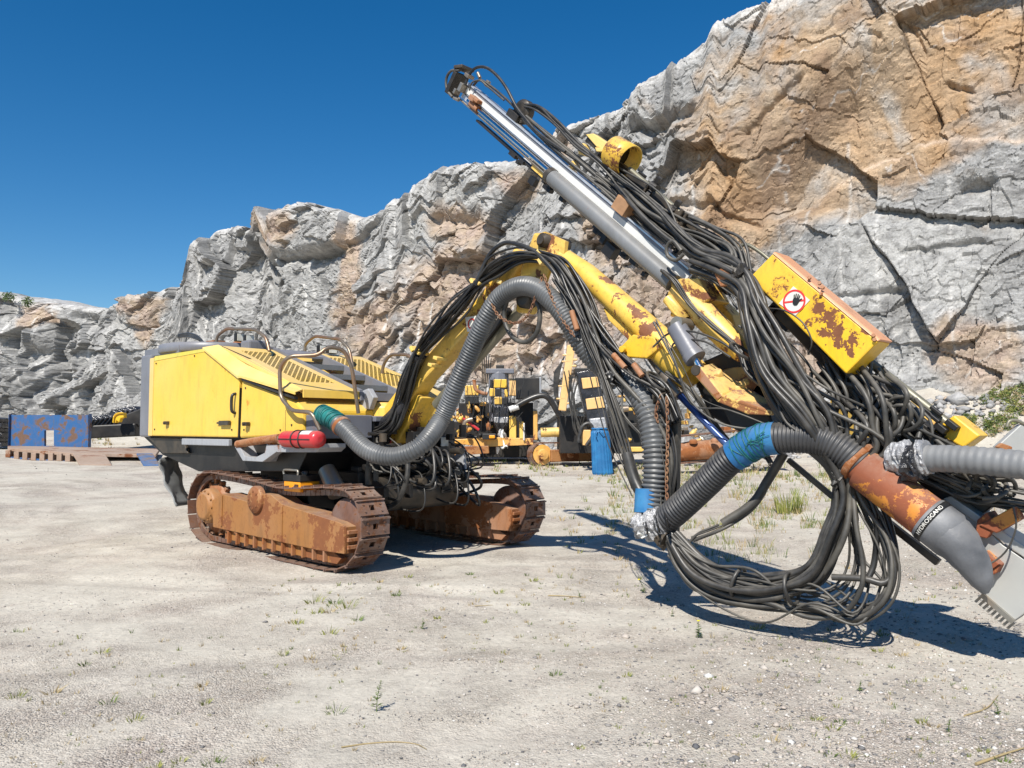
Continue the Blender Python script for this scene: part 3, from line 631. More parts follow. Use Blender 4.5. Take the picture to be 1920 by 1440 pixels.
# hood made of two slanted covers with a stair between them
za = lambda a: 2.715 + (2.045 - 2.715) * (a + 3.05) / 2.07
def slab(mb, a0, a1, b0, b1, th=.05, up=0):
    P = [R(a0, b0, za(a0) + up), R(a1, b0, za(a1) + up), R(a1, b1, za(a1) + up), R(a0, b1, za(a0) + up)]; mb.prism(P, (0, 0, -th)); return mb
def cover(b0, b1, g0, g1, name, skew=0):
    m = MB(); ga0, ga1 = -2.86, -1.35
    slab(m, -3.05, ga0, b1, b0); slab(m, ga1, -.985, b1, b0); slab(m, ga0, ga1, b1, g1); slab(m, ga0, ga1, g0, b0)
    m.prism([R(-.985, b0, za(-.985)), R(-.985, b1, za(-.985)), R(-.975, b1, za(-.985) - .10), R(-.975, b0, za(-.985) - .10)], fv * .02)
    h = m.build(name, M['yellow_hood'], rig, .004)
    g = MB(); na, nb = 30, 14; L = ga1 - ga0; Wd = g1 - g0; st_ = .10                                # diamond grille
    for sgn in (-1, 1):
        for i in range(-10, 30):
            x0 = i * st_
            p0 = np.array([x0, 0.]); d = np.array([1.35, sgn]) ; 
            ya = 0 if sgn > 0 else Wd; t0, t1 = 0, Wd
            a_s = x0; a_e = x0 + 1.35 * Wd
            lo = max(0, (0 - a_s) / 1.35); hi = min(Wd, (L - a_s) / 1.35)
            if hi - lo < .02: continue
            bb0 = g0 + (lo if sgn > 0 else Wd - lo); bb1 = g0 + (hi if sgn > 0 else Wd - hi)
            aa0 = ga0 + a_s + 1.35 * lo; aa1 = ga0 + a_s + 1.35 * hi
            g.beam(R(aa0, bb0, za(aa0) - .003), R(aa1, bb1, za(aa1) - .003), .0016, .0085, np.cross(UP, R(aa1, bb1, 0) - R(aa0, bb0, 0)) / np.linalg.norm(R(aa1, bb1, 0) - R(aa0, bb0, 0)))
    g.build('grille', M['yellow_hood'], h)
    u = MB(); slab(u, ga0 - .03, ga1 + .03, g0 - .03, g1 + .03, .01, -.009); u.build('grille_hole_shade', M['black'], h); return h  # black sheet close under the grille gives the holes their shade
cover(.15, .97, .25, .76, 'hood_cover'); cover(-1.42, -.56, -1.28, -.66, 'hood_cover')
m = MB(); OA = [(-3.31, 2.70), (-2.33, 2.262), (-2.25, 2.262), (-.965, 2.01)]; IA = [(-3.08, za(-3.08) + .004), (-2.33, za(-2.33) + .004), (-2.25, za(-2.25) + .004), (-.965, za(-.965) + .006)]
V = [R(a, 1.082, z) for a, z in OA] + [R(a, bb_, z) for (a, z), bb_ in zip(IA, (.97, .90, .90, .98))] + [R(a, 1.082, z - .03) for a, z in OA]
m.add(V, [(0, 1, 5, 4), (1, 2, 6, 5), (2, 3, 7, 6), (0, 8, 9, 1), (1, 9, 10, 2), (2, 10, 11, 3)]); he = m.build('hood_edge', M['yellow_hood'], rig); md = he.modifiers.new('thick', 'SOLIDIFY'); md.thickness = .012
m = MB(); m.prism([R(-3.0, .965, za(-3.0) + .008), R(-2.36, .905, za(-2.36) + .008), R(-2.36, .87, za(-2.36) + .008), R(-2.98, .955, za(-2.98) + .008)], (0, 0, -.02)); m.build('hood_gap_shade', M['black'], rig)  # solid black sliver on the hood, painted shade of the gap
m = MB(); m.prism([R(-2.25, 1.0685, 2.225), R(-1.0, 1.0685, 1.955), R(-1.0, 1.0685, 1.925), R(-2.25, 1.0685, 2.20)], EXT(-.05)); m.build('seal_strip', M['black'], rig)
m = MB()
for b0, b1 in ((.10, .148), (-.558, -.51)):
    m.prism([R(-3.05, b1, za(-3.05) + .03), R(-.96, b1, za(-.96) + .03), R(-.96, b1, za(-.96) - .12), R(-3.05, b1, za(-3.05) - .12)], EXT(b0 - b1))
m.prism([R(-3.05, .099, 2.73), R(-2.75, .099, 2.63), R(-2.75, -.509, 2.63), R(-3.05, -.509, 2.73)], (0, 0, -.03))
sf = m.build('stair_side', M['grey'], rig)
for i in range(3):
    a = -2.5 + i * .50; m = MB(); m.rbox(a, a + .26, -.505, .095, za(a + .1) - .075, za(a + .1) - .045)
    m.rbox(a + .26, a + .275, -.505, .095, za(a + .1) - .10, za(a + .1) - .03); t_ = m.build('step', M['tubegrey'], rig)
    d = MB()
    for q in range(9):
        for r_ in range(3): d.lathe(R(a + .05 + r_ * .075, -.44 + q * .06 + .02 * (r_ % 2), za(a + .1) - .0445), UP, [(.018, 0), (.018, .003)], 8, False)
    d.build('step_hole', M['black'], t_)
m = MB(); m.rbox(-3.0, -1.0, -.5, .09, 1.6, 1.9); m.rbox(-1.05, -.97, -.50, .09, 1.9, 2.0); m.build('stair_well', M['black'], rig)
m = MB(); m.rbox(-.98, -.93, -.56, .15, 1.93, 2.04); m.build('stair_edge', M['grey'], rig, .006)
# front face under the hood
m = MB(); m.rbox(-1.02, -.86, -1.38, -.62, 1.6, 1.93); m.build('front_panel', M['yellow'], rig, .01)
m = MB(); m.rbox(-.855, -.60, .22, 1.00, 1.46, 1.74); m.rbox(-.855, -.55, -.4, .21, 1.66, 1.73); m.build('front_box', M['grey'], rig, .012)
m = MB(); m.rbox(-2.3, -.62, -1.2, .2, 1.05, 1.68); m.rbox(-.9, -.6, -1.1, .1, 1.0, 1.5); m.build('engine_block', M['black'], rig, .02)
# door furniture
m = MB(); m.tube(spline([R(-2.42, b, 2.03), R(-2.42, b + .05, 2.01), R(-2.43, b + .055, 1.9), R(-2.42, b + .05, 1.80), R(-2.42, b, 1.78)]), .02, 10); m.build('door_handle', M['hose3'], rig)
for (px_, py_, n) in ((315, 793, 'latch'), (464, 795, 'latch')):
    p = onB(px_, py_, b); m = MB(); m.beam(p - fv * .05, p + fv * .05, .025, .03, sv, ow=.02); m.lathe(p + sv * .04, sv, [(.018, 0), (.018, .03)], 10); m.build(n, M['darkm'], rig, .006)
p = onB(425, 793, b); m = MB(); m.beam(p - fv * .13, p + fv * .13, .03, .022, sv, ow=.03); m.beam(p - fv * .22, p - fv * .12, .012, .014, sv, ow=.02); m.build('hinge', M['darkm'], rig, .008)
# belly, bumper and rubber flap
m = MB(); m.prism([onB(x, y, .93) for x, y in ((268, 818), (305, 853), (372, 884), (560, 884), (575, 850), (570, 816))], EXT(-2.2)); m.build('belly_pan', M['black'], rig, .01)
m = MB(); m.prism([onB(x, y, .98) for x, y in ((277, 820), (341, 822), (352, 850), (305, 850))], EXT(-.05)); m.build('belly_plate', M['darkm'], rig, .01)
m = MB(); m.beam(onB(344, 828, 1.03), onB(432, 830, 1.03), .045, .03, sv); m.build('bumper', M['greylt'], rig, .01)
fl = []; 
for i in range(12):
    q = i / 11; fl.append(np.array([298 + 8 * q + 26 * q * q, 862 + 88 * q]))
P = [onB(x, y, 1.0) for x, y in fl]; Pw = [onB(x + 36 - 10 * i / 11, y - 4 - (5 if i < 8 else 0), .55) for i, (x, y) in enumerate(fl)]
m = MB(); V = []; 
for i in range(12):
    for j in range(6):
        q = j / 5; bulge = .05 * math.sin(q * pi) + .02 * math.sin(i * 1.3 + j); V.append(P[i] * (1 - q) + Pw[i] * q + sv * bulge)
F = [(i * 6 + j, i * 6 + j + 1, i * 6 + j + 7, i * 6 + j + 6) for i in range(11) for j in range(5)]
m.add(V, F, True); o = m.build('rubber_flap', M['flap'], rig); md = o.modifiers.new('thick', 'SOLIDIFY'); md.thickness = .02
# side bracket with exhaust pipe
m = MB(); m.tube(spline([onB(446, 833, 1.1), onB(480, 827, 1.12), onB(524, 821, 1.14)]), .05, 16); m.build('exhaust_pipe', M['rust'], rig)
m = MB(); m.prism([onB(x, y, 1.12) for x, y in ((440, 838), (455, 864), (492, 866), (500, 847), (478, 858), (458, 855), (449, 836))], EXT(-.2))
m.prism([onB(x, y, 1.13) for x, y in ((492, 866), (520, 846), (500, 832))], EXT(-.1)); m.prism([onB(x, y, 1.13) for x, y in ((500, 834), (520, 848), (592, 848), (600, 840), (600, 832))], EXT(-.35)); m.build('side_bracket', M['greylt'], rig, .006)
m = MB(); m.prism([onB(x, y, 1.125) for x, y in ((500, 832), (517, 847), (521, 845), (505, 830))], EXT(-.3)); m.prism([onB(x, y, .9) for x, y in ((592, 785), (597, 784), (602, 810), (596, 810))], EXT(-.04)); m.build('rusty_stay', M['rust'], rig)

# ---- hand rails
def rail(pts, r=.024, name='hand_rail'):
    m = MB(); P = np.array(pts); Q = []
    for i, p in enumerate(P):                                     # round the corners
        if 0 < i < len(P) - 1:
            for (o_, s_) in ((P[i - 1], 1), (P[i + 1], -1)):
                pass
            a = P[i - 1] - p; c = P[i + 1] - p; ra = min(.09, np.linalg.norm(a) / 2.2); rc_ = min(.09, np.linalg.norm(c) / 2.2); A_ = p + a / np.linalg.norm(a) * ra; C_ = p + c / np.linalg.norm(c) * rc_
            for t_ in np.linspace(0, 1, 7): Q.append((1 - t_) ** 2 * A_ + 2 * t_ * (1 - t_) * p + t_ ** 2 * C_)
        else: Q.append(p)
    m.tube(Q, r, 12); return m.build(name, M['pipe'], rig)
rail([onB(x, y, .45) for x, y in ((405, 648), (407, 630), (425, 616), (480, 618), (499, 633), (505, 658))])
rail([onB(x, y, -.75) for x, y in ((572, 660), (572, 645), (590, 630), (638, 636), (655, 655), (662, 690), (676, 760))])
rail([onB(x, y, q) for x, y, q in ((600, 806, 1.05), (585, 773, 1.1), (547, 770, 1.14), (526, 745, 1.14), (524, 690, 1.14), (540, 668, 1.12), (597, 666, .85), (614, 650, .75), (645, 655, .55), (660, 690, .45), (672, 775, .35))])
rail([onB(x, y, -1.05) for x, y in ((712, 760), (716, 700), (720, 680), (733, 664), (765, 665), (778, 680))])
rail([onB(x, y, -1.5) for x, y in ((782, 810), (788, 790), (815, 770), (840, 765))])
# ---- work lamps
def lamp(p, w=.075, h=.06, n=None):
    n = fv if n is None else n; sd = np.cross(n, UP); m = MB(); m.obox(p, n * .045, sd * w, UP * h); o = m.build('work_lamp', M['black'], rig, .01)
    l = MB(); l.obox(p + n * .048, n * .006, sd * w * .88, UP * h * .85); l.build('lens', M['lens'], o); return o
lamp(onB(450, 633, .4)); lamp(onB(466, 636, .4), .065); lamp(onB(604, 655, -.8)); lamp(onB(621, 656, -.8)); lamp(onB(684, 723, -.6)); lamp(onB(698, 721, -.6)); lamp(W(829, 828, -.9), .07, .07)
# rooftop fitting and hoses
m = MB(); m.lathe(R(-4.5, -.1, 2.86), UP, [(.09, 0), (.09, .09), (.05, .1), (.05, .16)], 14); m.rbox(-5.0, -4.75, .0, .2, 2.87, 2.98); m.rbox(-5.6, -5.5, -.9, -.7, 2.87, 2.95); m.build('roof_fitting', M['rust'], rig)
for i in range(3):
    m = MB(); m.tube(spline([onB(335, 628 + i * 2, -.1), onB(352, 625 + i * 3, -.1), onB(370, 630 + i * 3, 0), onB(384, 646, .1 - i * .05), onB(387, 655, .1)]), .018, 8); m.build('hose', M['hose3'], rig)
m = MB(); m.rbox(-3.35, -3.1, .2, .5, 2.69, 2.84); m.build('roof_box', M['grey'], rig, .03)
# ---- clutter at the front of the carrier: valves, filters, wiring
rs = np.random.default_rng(11)
m = MB()
for i in range(60):
    a, bb, z = rs.uniform(-.7, -.1), rs.uniform(-1.1, .45), rs.uniform(.7, 1.55); s1_, s2_, s3_ = rs.uniform(.025, .10, 3); m.rbox(a - s1_, a + s1_, bb - s2_, bb + s2_, z - s3_, z + s3_).sep()
m.mk, mk2 = m.mk[:30], m.mk
m.build_each('valve_block', M['black'], rig, .008)
m = MB()
for i in range(26):
    a, bb, z = rs.uniform(-.6, .05), rs.uniform(-1.2, .6), rs.uniform(.8, 1.6); d = [fv, sv, UP][rs.integers(3)]; m.cyl(R(a, bb, z), R(a, bb, z) + d * rs.uniform(.08, .22), rs.uniform(.015, .05), 12).sep()
m.build_each('fitting', M['darkm'], rig)
m = MB(); m.cyl(onB(612, 880, .75), onB(634, 925, .75), .10, 18, .12); m.build('tank', M['steel'], rig)
m = MB(); m.prism([onB(673, 735, .1), onB(690, 728, .1), onB(700, 745, .1), onB(692, 768, .1), onB(675, 765, .1)], EXT(-.08)); m.build('lamp_bracket', M['greylt'], rig, .01)
m = MB(); m.lathe(onB(712, 785, -.2), fv * .8 + sv * .4, [(.10, 0), (.10, .05), (.085, .06)], 18); m.build('swivel_cap', M['steel'], rig)
m = MB(); m.lathe(onB(733, 826, -.1), UP * .2 + sv, [(.02, -.05), (.06, -.03), (.075, 0), (.05, .04)], 14); m.build('hydraulic_ball', M['red'], rig)

NH = [0]
TANGLE = MB()
def bundle(path, n, spread, r=.016, mats=('hose', 'hose2'), name='hose', seed=1, parent=None, jit=.35, rvar=.42, tangle=False):
    """n hoses following a path of (px, py, o, spread factor)"""
    rs = np.random.default_rng(seed)
    base = [W(p[0], p[1], p[2] if len(p) > 2 else 0) for p in path]; sp = [p[3] if len(p) > 3 else 1 for p in path]
    for i in range(n):
        ang = rs.uniform(0, 2 * pi); rad = math.sqrt(rs.uniform(0, 1)); j1, j2 = rad * cos(ang), rad * sin(ang); P = []
        for q, (p, s_) in enumerate(zip(base, sp)):
            t_ = base[min(q + 1, len(base) - 1)] - base[max(q - 1, 0)]; t_ = t_ / np.linalg.norm(t_); u_ = np.cross(ss, t_); u_ /= np.linalg.norm(u_)
            P.append(p + (u_ * (j1 + jit * rs.normal() * min(s_, 1.5) * .5) + ss * (j2 + jit * rs.normal() * .4)) * spread * s_)
        rr_ = r * (1 + rvar * rs.uniform(-1, 1)); S = spline(P, .045); m = TANGLE if tangle else MB(); m.tube(S, rr_ * .86, 8)
        if not tangle: m.build(name, M[mats[int(rs.integers(len(mats)))]], parent or rig); NH[0] += 1
def one(path, r=.016, mat='hose', name='hose', parent=None, n=10):
    P = [W(p[0], p[1], p[2] if len(p) > 2 else 0) for p in path]; m = MB(); m.tube(spline(P, .03), r, n); NH[0] += 1; return m.build(name, M[mat], parent or rig)
# ================================================================== BOOM
def armtube(p0, p1, r0, r1, name, mat, n=24, parent=None):
    m = MB(); m.tube([p0, p0 * .5 + p1 * .5, p1], r0, n, radii=[r0, (r0 + r1) / 2, r1]); return m.build(name, M[mat], parent or rig)
m = MB(); m.lathe(W(722, 800, -.1) - UP * .25, UP, [(.26, 0), (.26, .5), (.2, .56)], 24); m.prism([W(700, 790, .12), W(752, 720, .12), W(790, 745, .12), W(745, 830, .12), W(705, 850, .12)], -ss * .32); m.build('boom_base', M['yellow_arm'], rig, .02)
m = MB(); m.beam(W(742, 785), W(800, 700), .125, .12); m.beam(W(796, 706), W(905, 585), .115, .11); m.beam(W(900, 590), W(985, 478), .105, .10)
m.prism([W(975, 505, .16), W(1000, 435, .16), W(1030, 440, .16), W(1040, 480, .16), W(1000, 590, .16), W(965, 585, .16)], -ss * .06); m.prism([W(975, 505, -.15), W(1000, 435, -.15), W(1030, 440, -.15), W(1040, 480, -.15), W(1000, 590, -.15), W(965, 585, -.15)], -ss * .06)
m.build('lower_boom', M['yellow_arm'], rig, .03)
m = MB(); m.lathe(W(983, 560, .3), ss, [(.10, -.42), (.10, .02), (.07, .03)], 22); m.build('pivot_pin', M['darkm'], rig); m = MB(); m.lathe(W(1016, 450, .22), ss, [(.075, -.38), (.075, .0), (.045, .01), (.045, .03)], 22); m.build('pivot_pin', M['darkm'], rig)
# upper arm
m = MB(); m.tube([W(1030, 462), W(1100, 515), W(1195, 600), W(1262, 662)], .13, 28, radii=[.09, .125, .14, .15], flat=.9)
m.prism([W(1004, 440, .13), W(1022, 434, .13), W(1060, 452, .13), W(1055, 500, .13), W(1010, 475, .13)], -ss * .05); m.prism([W(1004, 440, -.13), W(1022, 434, -.13), W(1060, 452, -.13), W(1055, 500, -.13), W(1010, 475, -.13)], -ss * .05)
m.build('upper_boom', M['yellow_arm'], rig)
m = MB(); m.prism([W(x, y, .10) for x, y in ((1130, 576), (1175, 606), (1215, 640), (1252, 672), (1238, 682), (1190, 650), (1140, 600))], -ss * .25); m.build('boom_flange', M['yellow_arm'], rig, .01)
m = MB(); m.prism([W(x, y, .26) for x, y in ((1163, 650), (1186, 627), (1226, 632), (1240, 650), (1212, 672), (1176, 670))], -ss * .34); m.lathe(W(1170, 655, .3), ss, [(.03, 0), (.03, .04)], 12); m.build('boom_bracket', M['yellow_arm'], rig, .012)
m = MB(); m.tube([W(1232, 640), W(1262, 668), W(1300, 706)], .17, 28, radii=[.155, .165, .155]); m.build('boom_tube', M['yellow_arm'], rig)
m = MB(); m.cyl(W(975, 582, -.05), W(868, 705, -.05), .055, 18); m.cyl(W(868, 705, -.05), W(820, 760, -.05), .075, 18); m.build('boom_cylinder', M['rodgrey'], rig)
m = MB(); m.beam(W(955, 580, .05), W(840, 730, .05), .03, .03); m.build('cable_guard', M['black'], rig)
m = MB(); m.cyl(W(1215, 640, -.2), W(1290, 720, -.2), .05, 16); m.build('swing_cylinder', M['greylt'], rig)
# yellow clamps on the arms
def clamp(x, y, w=.05, a=.6, o=.3, mat='yellow_hood', n='hose_clamp'):
    m = MB(); d = fs * cos(a) + UP * sin(a); u_ = np.cross(ss, d); m.obox(W(x, y, o), d * w * .75, u_ * .02, ss * .08); m.build(n, M[mat], rig, .008)
for x, y in ((780, 655), (792, 660), (893, 529), (905, 530), (1018, 476), (1021, 492)): clamp(x, y, .05, -.95)
for x, y in ((825, 672), (815, 685), (925, 562), (945, 530)): clamp(x, y, .05, -.3, .2)
# boom head: rusty fork, ring and wrist
Fo = .40
m = MB(); m.prism([W(x, y, Fo) for x, y in ((1313, 687), (1354, 741), (1449, 771), (1446, 779), (1402, 777), (1344, 753), (1303, 706))], -ss * .05)
tf_ = [W(x, y, Fo + .004) for x, y in ((1313, 687), (1354, 741), (1449, 771))]; tb_ = [W(x, y, o) for x, y, o in ((1336, 680, .12), (1391, 722, .10), (1452, 760, .2))]
for a_, b_, c_, d_ in ((tf_[0], tf_[1], tb_[1], tb_[0]), (tf_[1], tf_[2], tb_[2], tb_[1])): m.prism([a_, b_, c_, d_], (0, 0, -.03))
m.prism([W(x, y, .12) for x, y in ((1330, 690), (1391, 722), (1452, 760), (1446, 779), (1344, 753))], -ss * .05)
m.lathe(tb_[0] * .35 + tf_[0] * .25 + tb_[1] * .2 + tf_[1] * .2 + UP * .0, UP * .6 + ss * .6, [(.05, -.02), (.05, .03), (.03, .035)], 16)
m.build('boom_fork', M['yellow_rusty'], rig, .01)
m = MB(); m.prism([W(x, y, Fo + .012) for x, y in ((1312, 689), (1353, 743), (1345, 750), (1304, 705))], -ss * .01); m.build('fork_plate', M['rust'], rig, .003)
m = MB(); ax = UP * .75 + ss * .5; m.lathe(W(1374, 712, -.02), ax, [(.17, -.1), (.21, -.06), (.21, .02), (.14, .03), (.12, -.03), (.05, -.03)], 30); m.build('swivel_ring', M['yellow_rusty'], rig)
m = MB(); m.prism([W(x, y, .2) for x, y in ((1340, 740), (1440, 770), (1450, 800), (1420, 830), (1370, 800))], -ss * .4); m.prism([W(x, y, -.2) for x, y in ((1290, 690), (1400, 640), (1470, 760), (1440, 840), (1330, 780))], -ss * .25); m.build('wrist', M['black'], rig, .02)
m = MB(); m.cyl(W(1268, 612, .35), W(1301, 668, .35), .088, 20); m.lathe(W(1301, 668, .35), W(1304, 672, .35) - W(1301, 668, .35), [(.095, -.03), (.095, .03)], 20); m.build('tilt_cylinder', M['grey'], rig)
m = MB(); m.cyl(W(1300, 666, .35), W(1314, 692, .35), .035, 14); m.build('cylinder_rod', M['chrome'], rig)
m = MB(); m.lathe(W(1304, 694, .42), ss, [(.045, -.14), (.045, .0)], 14); m.build('clevis', M['darkm'], rig); m = MB(); m.lathe(W(1268, 606, .42), ss, [(.06, -.2), (.06, .0)], 14); m.build('clevis', M['steel'], rig)
m = MB(); m.cyl(W(1272, 738, .1), W(1366, 836, .1), .034, 16); m.build('cylinder_rod', M['cover'], rig)
m = MB(); m.cyl(W(1218, 662, .0), W(1276, 742, .1), .055, 16); m.build('lift_cylinder', M['steel'], rig)
# second yellow tube that carries the feed
m = MB(); m.tube([W(1268, 545, .05), W(1320, 590, .05), W(1375, 645, .05), W(1396, 668, .05)], .12, 24, radii=[.10, .12, .11, .07]); m.prism([W(x, y, .15) for x, y in ((1258, 522), (1310, 522), (1330, 560), (1300, 580), (1258, 556))], -ss * .35); m.build('feed_cradle', M['yellow_arm'], rig, .01)
m = MB(); m.prism([W(x, y, -.25) for x, y in ((1300, 516), (1330, 545), (1372, 590), (1388, 640), (1340, 620), (1298, 560))], -ss * .2); m.build('cradle_plate', M['yellow_arm'], rig, .01)
m = MB(); m.tube([W(1252, 560, .2), W(1285, 600, .2), W(1265, 585, .2)], .05, 12); m.build('cradle_pin', M['yellow_arm'], rig)

# ================================================================== FEED
T0, T1 = np.array((872., 174.)), np.array((1290., 533.))
def mast(px0, px1, name, mat, hu, hw, ou=0, ow=0, o=.0, bev=.003):
    def pt(px): q = (px - T0[0]) / (T1[0] - T0[0]); p = T0 + (T1 - T0) * q; return W(p[0], p[1], o)
    m = MB(); m.beam(pt(px0), pt(px1), hu, hw, ou=ou, ow=ow); return m.build(name, M[mat], rig, bev)
MT0, MT1 = W(*T0), W(*T1)
mt = (MT1 - MT0) / np.linalg.norm(MT1 - MT0); mu = np.cross(ss, mt); mu = mu if mu[2] > 0 else -mu
mast(872, 1290, 'feed_profile', 'alu', .095, .05, .03, -.02)
for (ou, hu, mat, ow, nm) in ((.118, .007, 'alu', .045, 'profile_rail'), (.094, .010, 'grey', .032, 'profile_groove'), (.048, .030, 'white', .036, 'profile_face'), (-.004, .004, 'black', .034, 'profile_groove')):
    mast(876, 1288, nm, mat, hu, .006, ou, ow, bev=0)
def mcyl(px0, px1, name, mat, r, ou, ow, n=16):
    def pt(px): q = (px - T0[0]) / (T1[0] - T0[0]); p = T0 + (T1 - T0) * q; return W(p[0], p[1])
    m = MB(); m.cyl(pt(px0) + mu * ou + ss * ow, pt(px1) + mu * ou + ss * ow, r, n); return m.build(name, M[mat], rig)
mcyl(886, 1070, 'cylinder_rod', 'chrome', .026, -.035, .05)
mcyl(868, 1275, 'guide_tube', 'steel', .013, -.088, .035)
mcyl(892, 906, 'rod_clamp', 'rust', .04, -.035, .05)
mcyl(1046, 1278, 'feed_cylinder', 'tubegrey', .082, -.058, .075, 26)
mcyl(1044, 1050, 'cylinder_collar', 'darkm', .087, -.058, .075, 26)
mast(1010, 1275, 'lower_rail', 'yellow_arm', .022, .03, -.125, -.01); mast(905, 1270, 'wear_strip', 'black', .012, .04, -.155, -.03)
m = MB(); rs = np.random.default_rng(5)
for i in range(16):
    q = rs.uniform(.1, .98); p = MT0 + (MT1 - MT0) * q - mu * rs.uniform(.16, .20); m.obox(p, mt * rs.uniform(.02, .07), mu * .02, ss * .03).sep()
m.obox(W(1146, 470), mt * .07, mu * .06, ss * .05).sep(); m.obox(W(1135, 448), mt * .03, mu * .05, ss * .04).sep(); m.obox(W(1000, 340), mt * .05, mu * .04, ss * .03).sep(); m.build_each('greasy_fitting', M['black'], rig)
# head of the mast
m = MB(); m.beam(W(846, 178), W(864, 138), .035, .09); m.beam(W(862, 130), W(878, 128), .02, .1); m.build('mast_head', M['darkm'], rig, .01)
m = MB(); m.obox(W(868, 165, .1), mt * .03, mu * .05, ss * .05); m.obox(W(880, 143, .1), mt * .04, mu * .02, ss * .05); m.obox(W(856, 172, .1), mt * .02, mu * .03, ss * .04); m.obox(W(914, 157, .05), mt * .025, mu * .035, ss * .02); m.cyl(W(896, 137, .1), W(900, 146, .1), .02, 10); m.cyl(W(851, 184, .1), W(860, 188, .1), .018, 10); m.build('head_fitting', M['steel'], rig, .006)
m = MB(); m.obox(W(888, 185, .12), mt * .05, mu * .03, ss * .04); m.obox(W(897, 190, .1), mt * .04, mu * .02, ss * .05); m.build('rusty_clamp', M['rust'], rig, .008)
one([(862, 132, .1), (846, 133, .1), (837, 147, .1), (838, 168, .1), (848, 182, .1)], .016, 'hose3'); one([(872, 160, .12), (880, 140, .12), (893, 127, .12), (912, 127, .12), (932, 142, .1), (950, 166, .1), (968, 200, .1), (985, 222, .1), (1010, 250, .1), (1060, 285, .1)], .017, 'hose3')
one([(888, 160, .1), (900, 150, .1), (925, 165, .05), (960, 196, .05), (985, 225, 0), (1020, 258, 0), (1080, 300, 0)], .014, 'hose'); one([(880, 170, .15), (885, 155, .15), (900, 151, .15), (912, 160, .1), (945, 188, .1)], .010, 'hose3')
m = MB(); m.lathe(W(982, 210, -.05) - ss * .06, ss, [(.09, 0), (.13, .02), (.13, .1), (.09, .12)], 22); m.obox(W(966, 218, 0), mt * .1, mu * .04, ss * .05); m.build('hose_reel', M['darkm'], rig, .006)
bundle([(986, 200, .0, .5), (1012, 208, 0), (1045, 235, 0), (1085, 275, 0), (1120, 305, 0), (1160, 340, -.05)], 5, .05, .016, ('hose3', 'hose'), seed=3)
bundle([(984, 222, .05, .6), (1030, 262, 0), (1080, 305, 0), (1130, 345, -.05), (1200, 405, -.05), (1270, 460, 0)], 5, .05, .018, ('hose', 'hose2'), seed=4, tangle=True)
# steel structure behind the mast: rod magazine
def lbeam(x0, y0, x1, y1, hu, hw, name, mat, o=0, bev=.004):
    m = MB(); m.beam(W(x0, y0, o), W(x1, y1, o), hu, hw); return m.build(name, M[mat], rig, bev)
lbeam(1105, 262, 1500, 590, .028, .05, 'feed_rail', 'darkm', -.1); lbeam(1150, 330, 1480, 620, .02, .04, 'feed_rail', 'black', -.25); lbeam(1125, 295, 1340, 475, .035, .05, 'feed_rail', 'black', -.3)
m = MB(); rs = np.random.default_rng(8)
for i in range(44):
    q = rs.uniform(0, 1); x = 1120 + 330 * q; y = 300 + 290 * q; m.obox(W(x + rs.normal() * 16, y + rs.normal() * 10, -.2 + rs.uniform(-.15, .15)), mt * rs.uniform(.02, .09), mu * rs.uniform(.015, .05), ss * rs.uniform(.02, .06)).sep()
m.build_each('magazine_bracket', M['black'], rig, .004)
m = MB()
for i in range(26):
    q = rs.uniform(0, 1); x = 1120 + 330 * q; y = 290 + 290 * q; m.cyl(W(x, y, 0), W(x, y, 0) + (mt if i % 2 else mu) * rs.uniform(.06, .16), rs.uniform(.012, .03), 10).sep()
m.build_each('magazine_fitting', M['darkm'], rig)
m = MB(); m.obox(W(1172, 388, .05), mt * .09, mu * .07, ss * .08); m.build('wood_block', M['wood'], rig, .006)
m = MB(); m.prism([W(x, y, .0) for x, y in ((1098, 252), (1112, 250), (1150, 275), (1148, 284), (1118, 275))], -ss * .08); m.prism([W(x, y, .0) for x, y in ((1083, 270), (1094, 268), (1102, 284), (1095, 292), (1084, 288))], -ss * .08); m.prism([W(x, y, .02) for x, y in ((1115, 276), (1150, 278), (1150, 285), (1118, 284))], -ss * .06); m.prism([W(x, y, .0) for x, y in ((1066, 306), (1074, 300), (1080, 312), (1070, 318))], -ss * .08); m.build('feed_bracket', M['yellow_hood'], rig, .006)
c0, c1 = W(1150, 284, -.05), W(1184, 304, -.05); axc = (c1 - c0) / np.linalg.norm(c1 - c0)
m = MB(); m.lathe(c0, axc, [(.12, -.01), (.155, 0), (.155, .25), (.145, .25), (.145, .06), (.03, .055)], 34); m.build('suction_cup', M['yellow_arm'], rig)
m = MB(); m.lathe(c0 + axc * .05, axc, [(.01, .02), (.143, .02), (.143, .03), (.01, .03)], 30); m.build('cup_liner', M['black'], rig)
m = MB(); m.cyl(W(1180, 318, -.1), W(1290, 412, -.1), .030, 16).sep(); m.cyl(W(1268, 400, -.15), W(1470, 575, -.15), .030, 16).sep(); m.cyl(W(1600, 655, -.25), W(1800, 812, -.25), .036, 16).sep(); m.build_each('drill_steel', M['rodgrey'], rig)
for (x, y) in ((1226, 352), (1262, 396)):
    m = MB(); c = W(x, y, -.08)
    for q in range(7):
        an = q * 2 * pi / 7 + .2; d = mu * sin(an) + ss * cos(an) * .7 + mt * .3 * cos(an); m.obox(c + d * .06, d * .06, np.cross(d, mt) / 1.2 * .014, mt * .022)
    m.lathe(c - mt * .04, mt, [(.05, 0), (.05, .08)], 12); m.build('rod_gripper', M['black'], rig)
rl = [W(x, y, -.2) for x, y in ((1384, 470), (1392, 460), (1402, 459), (1424, 472), (1444, 488))]; m = MB(); m.tube(spline(rl), .016, 10); m.build('guard_loop', M['rodgrey'], rig)
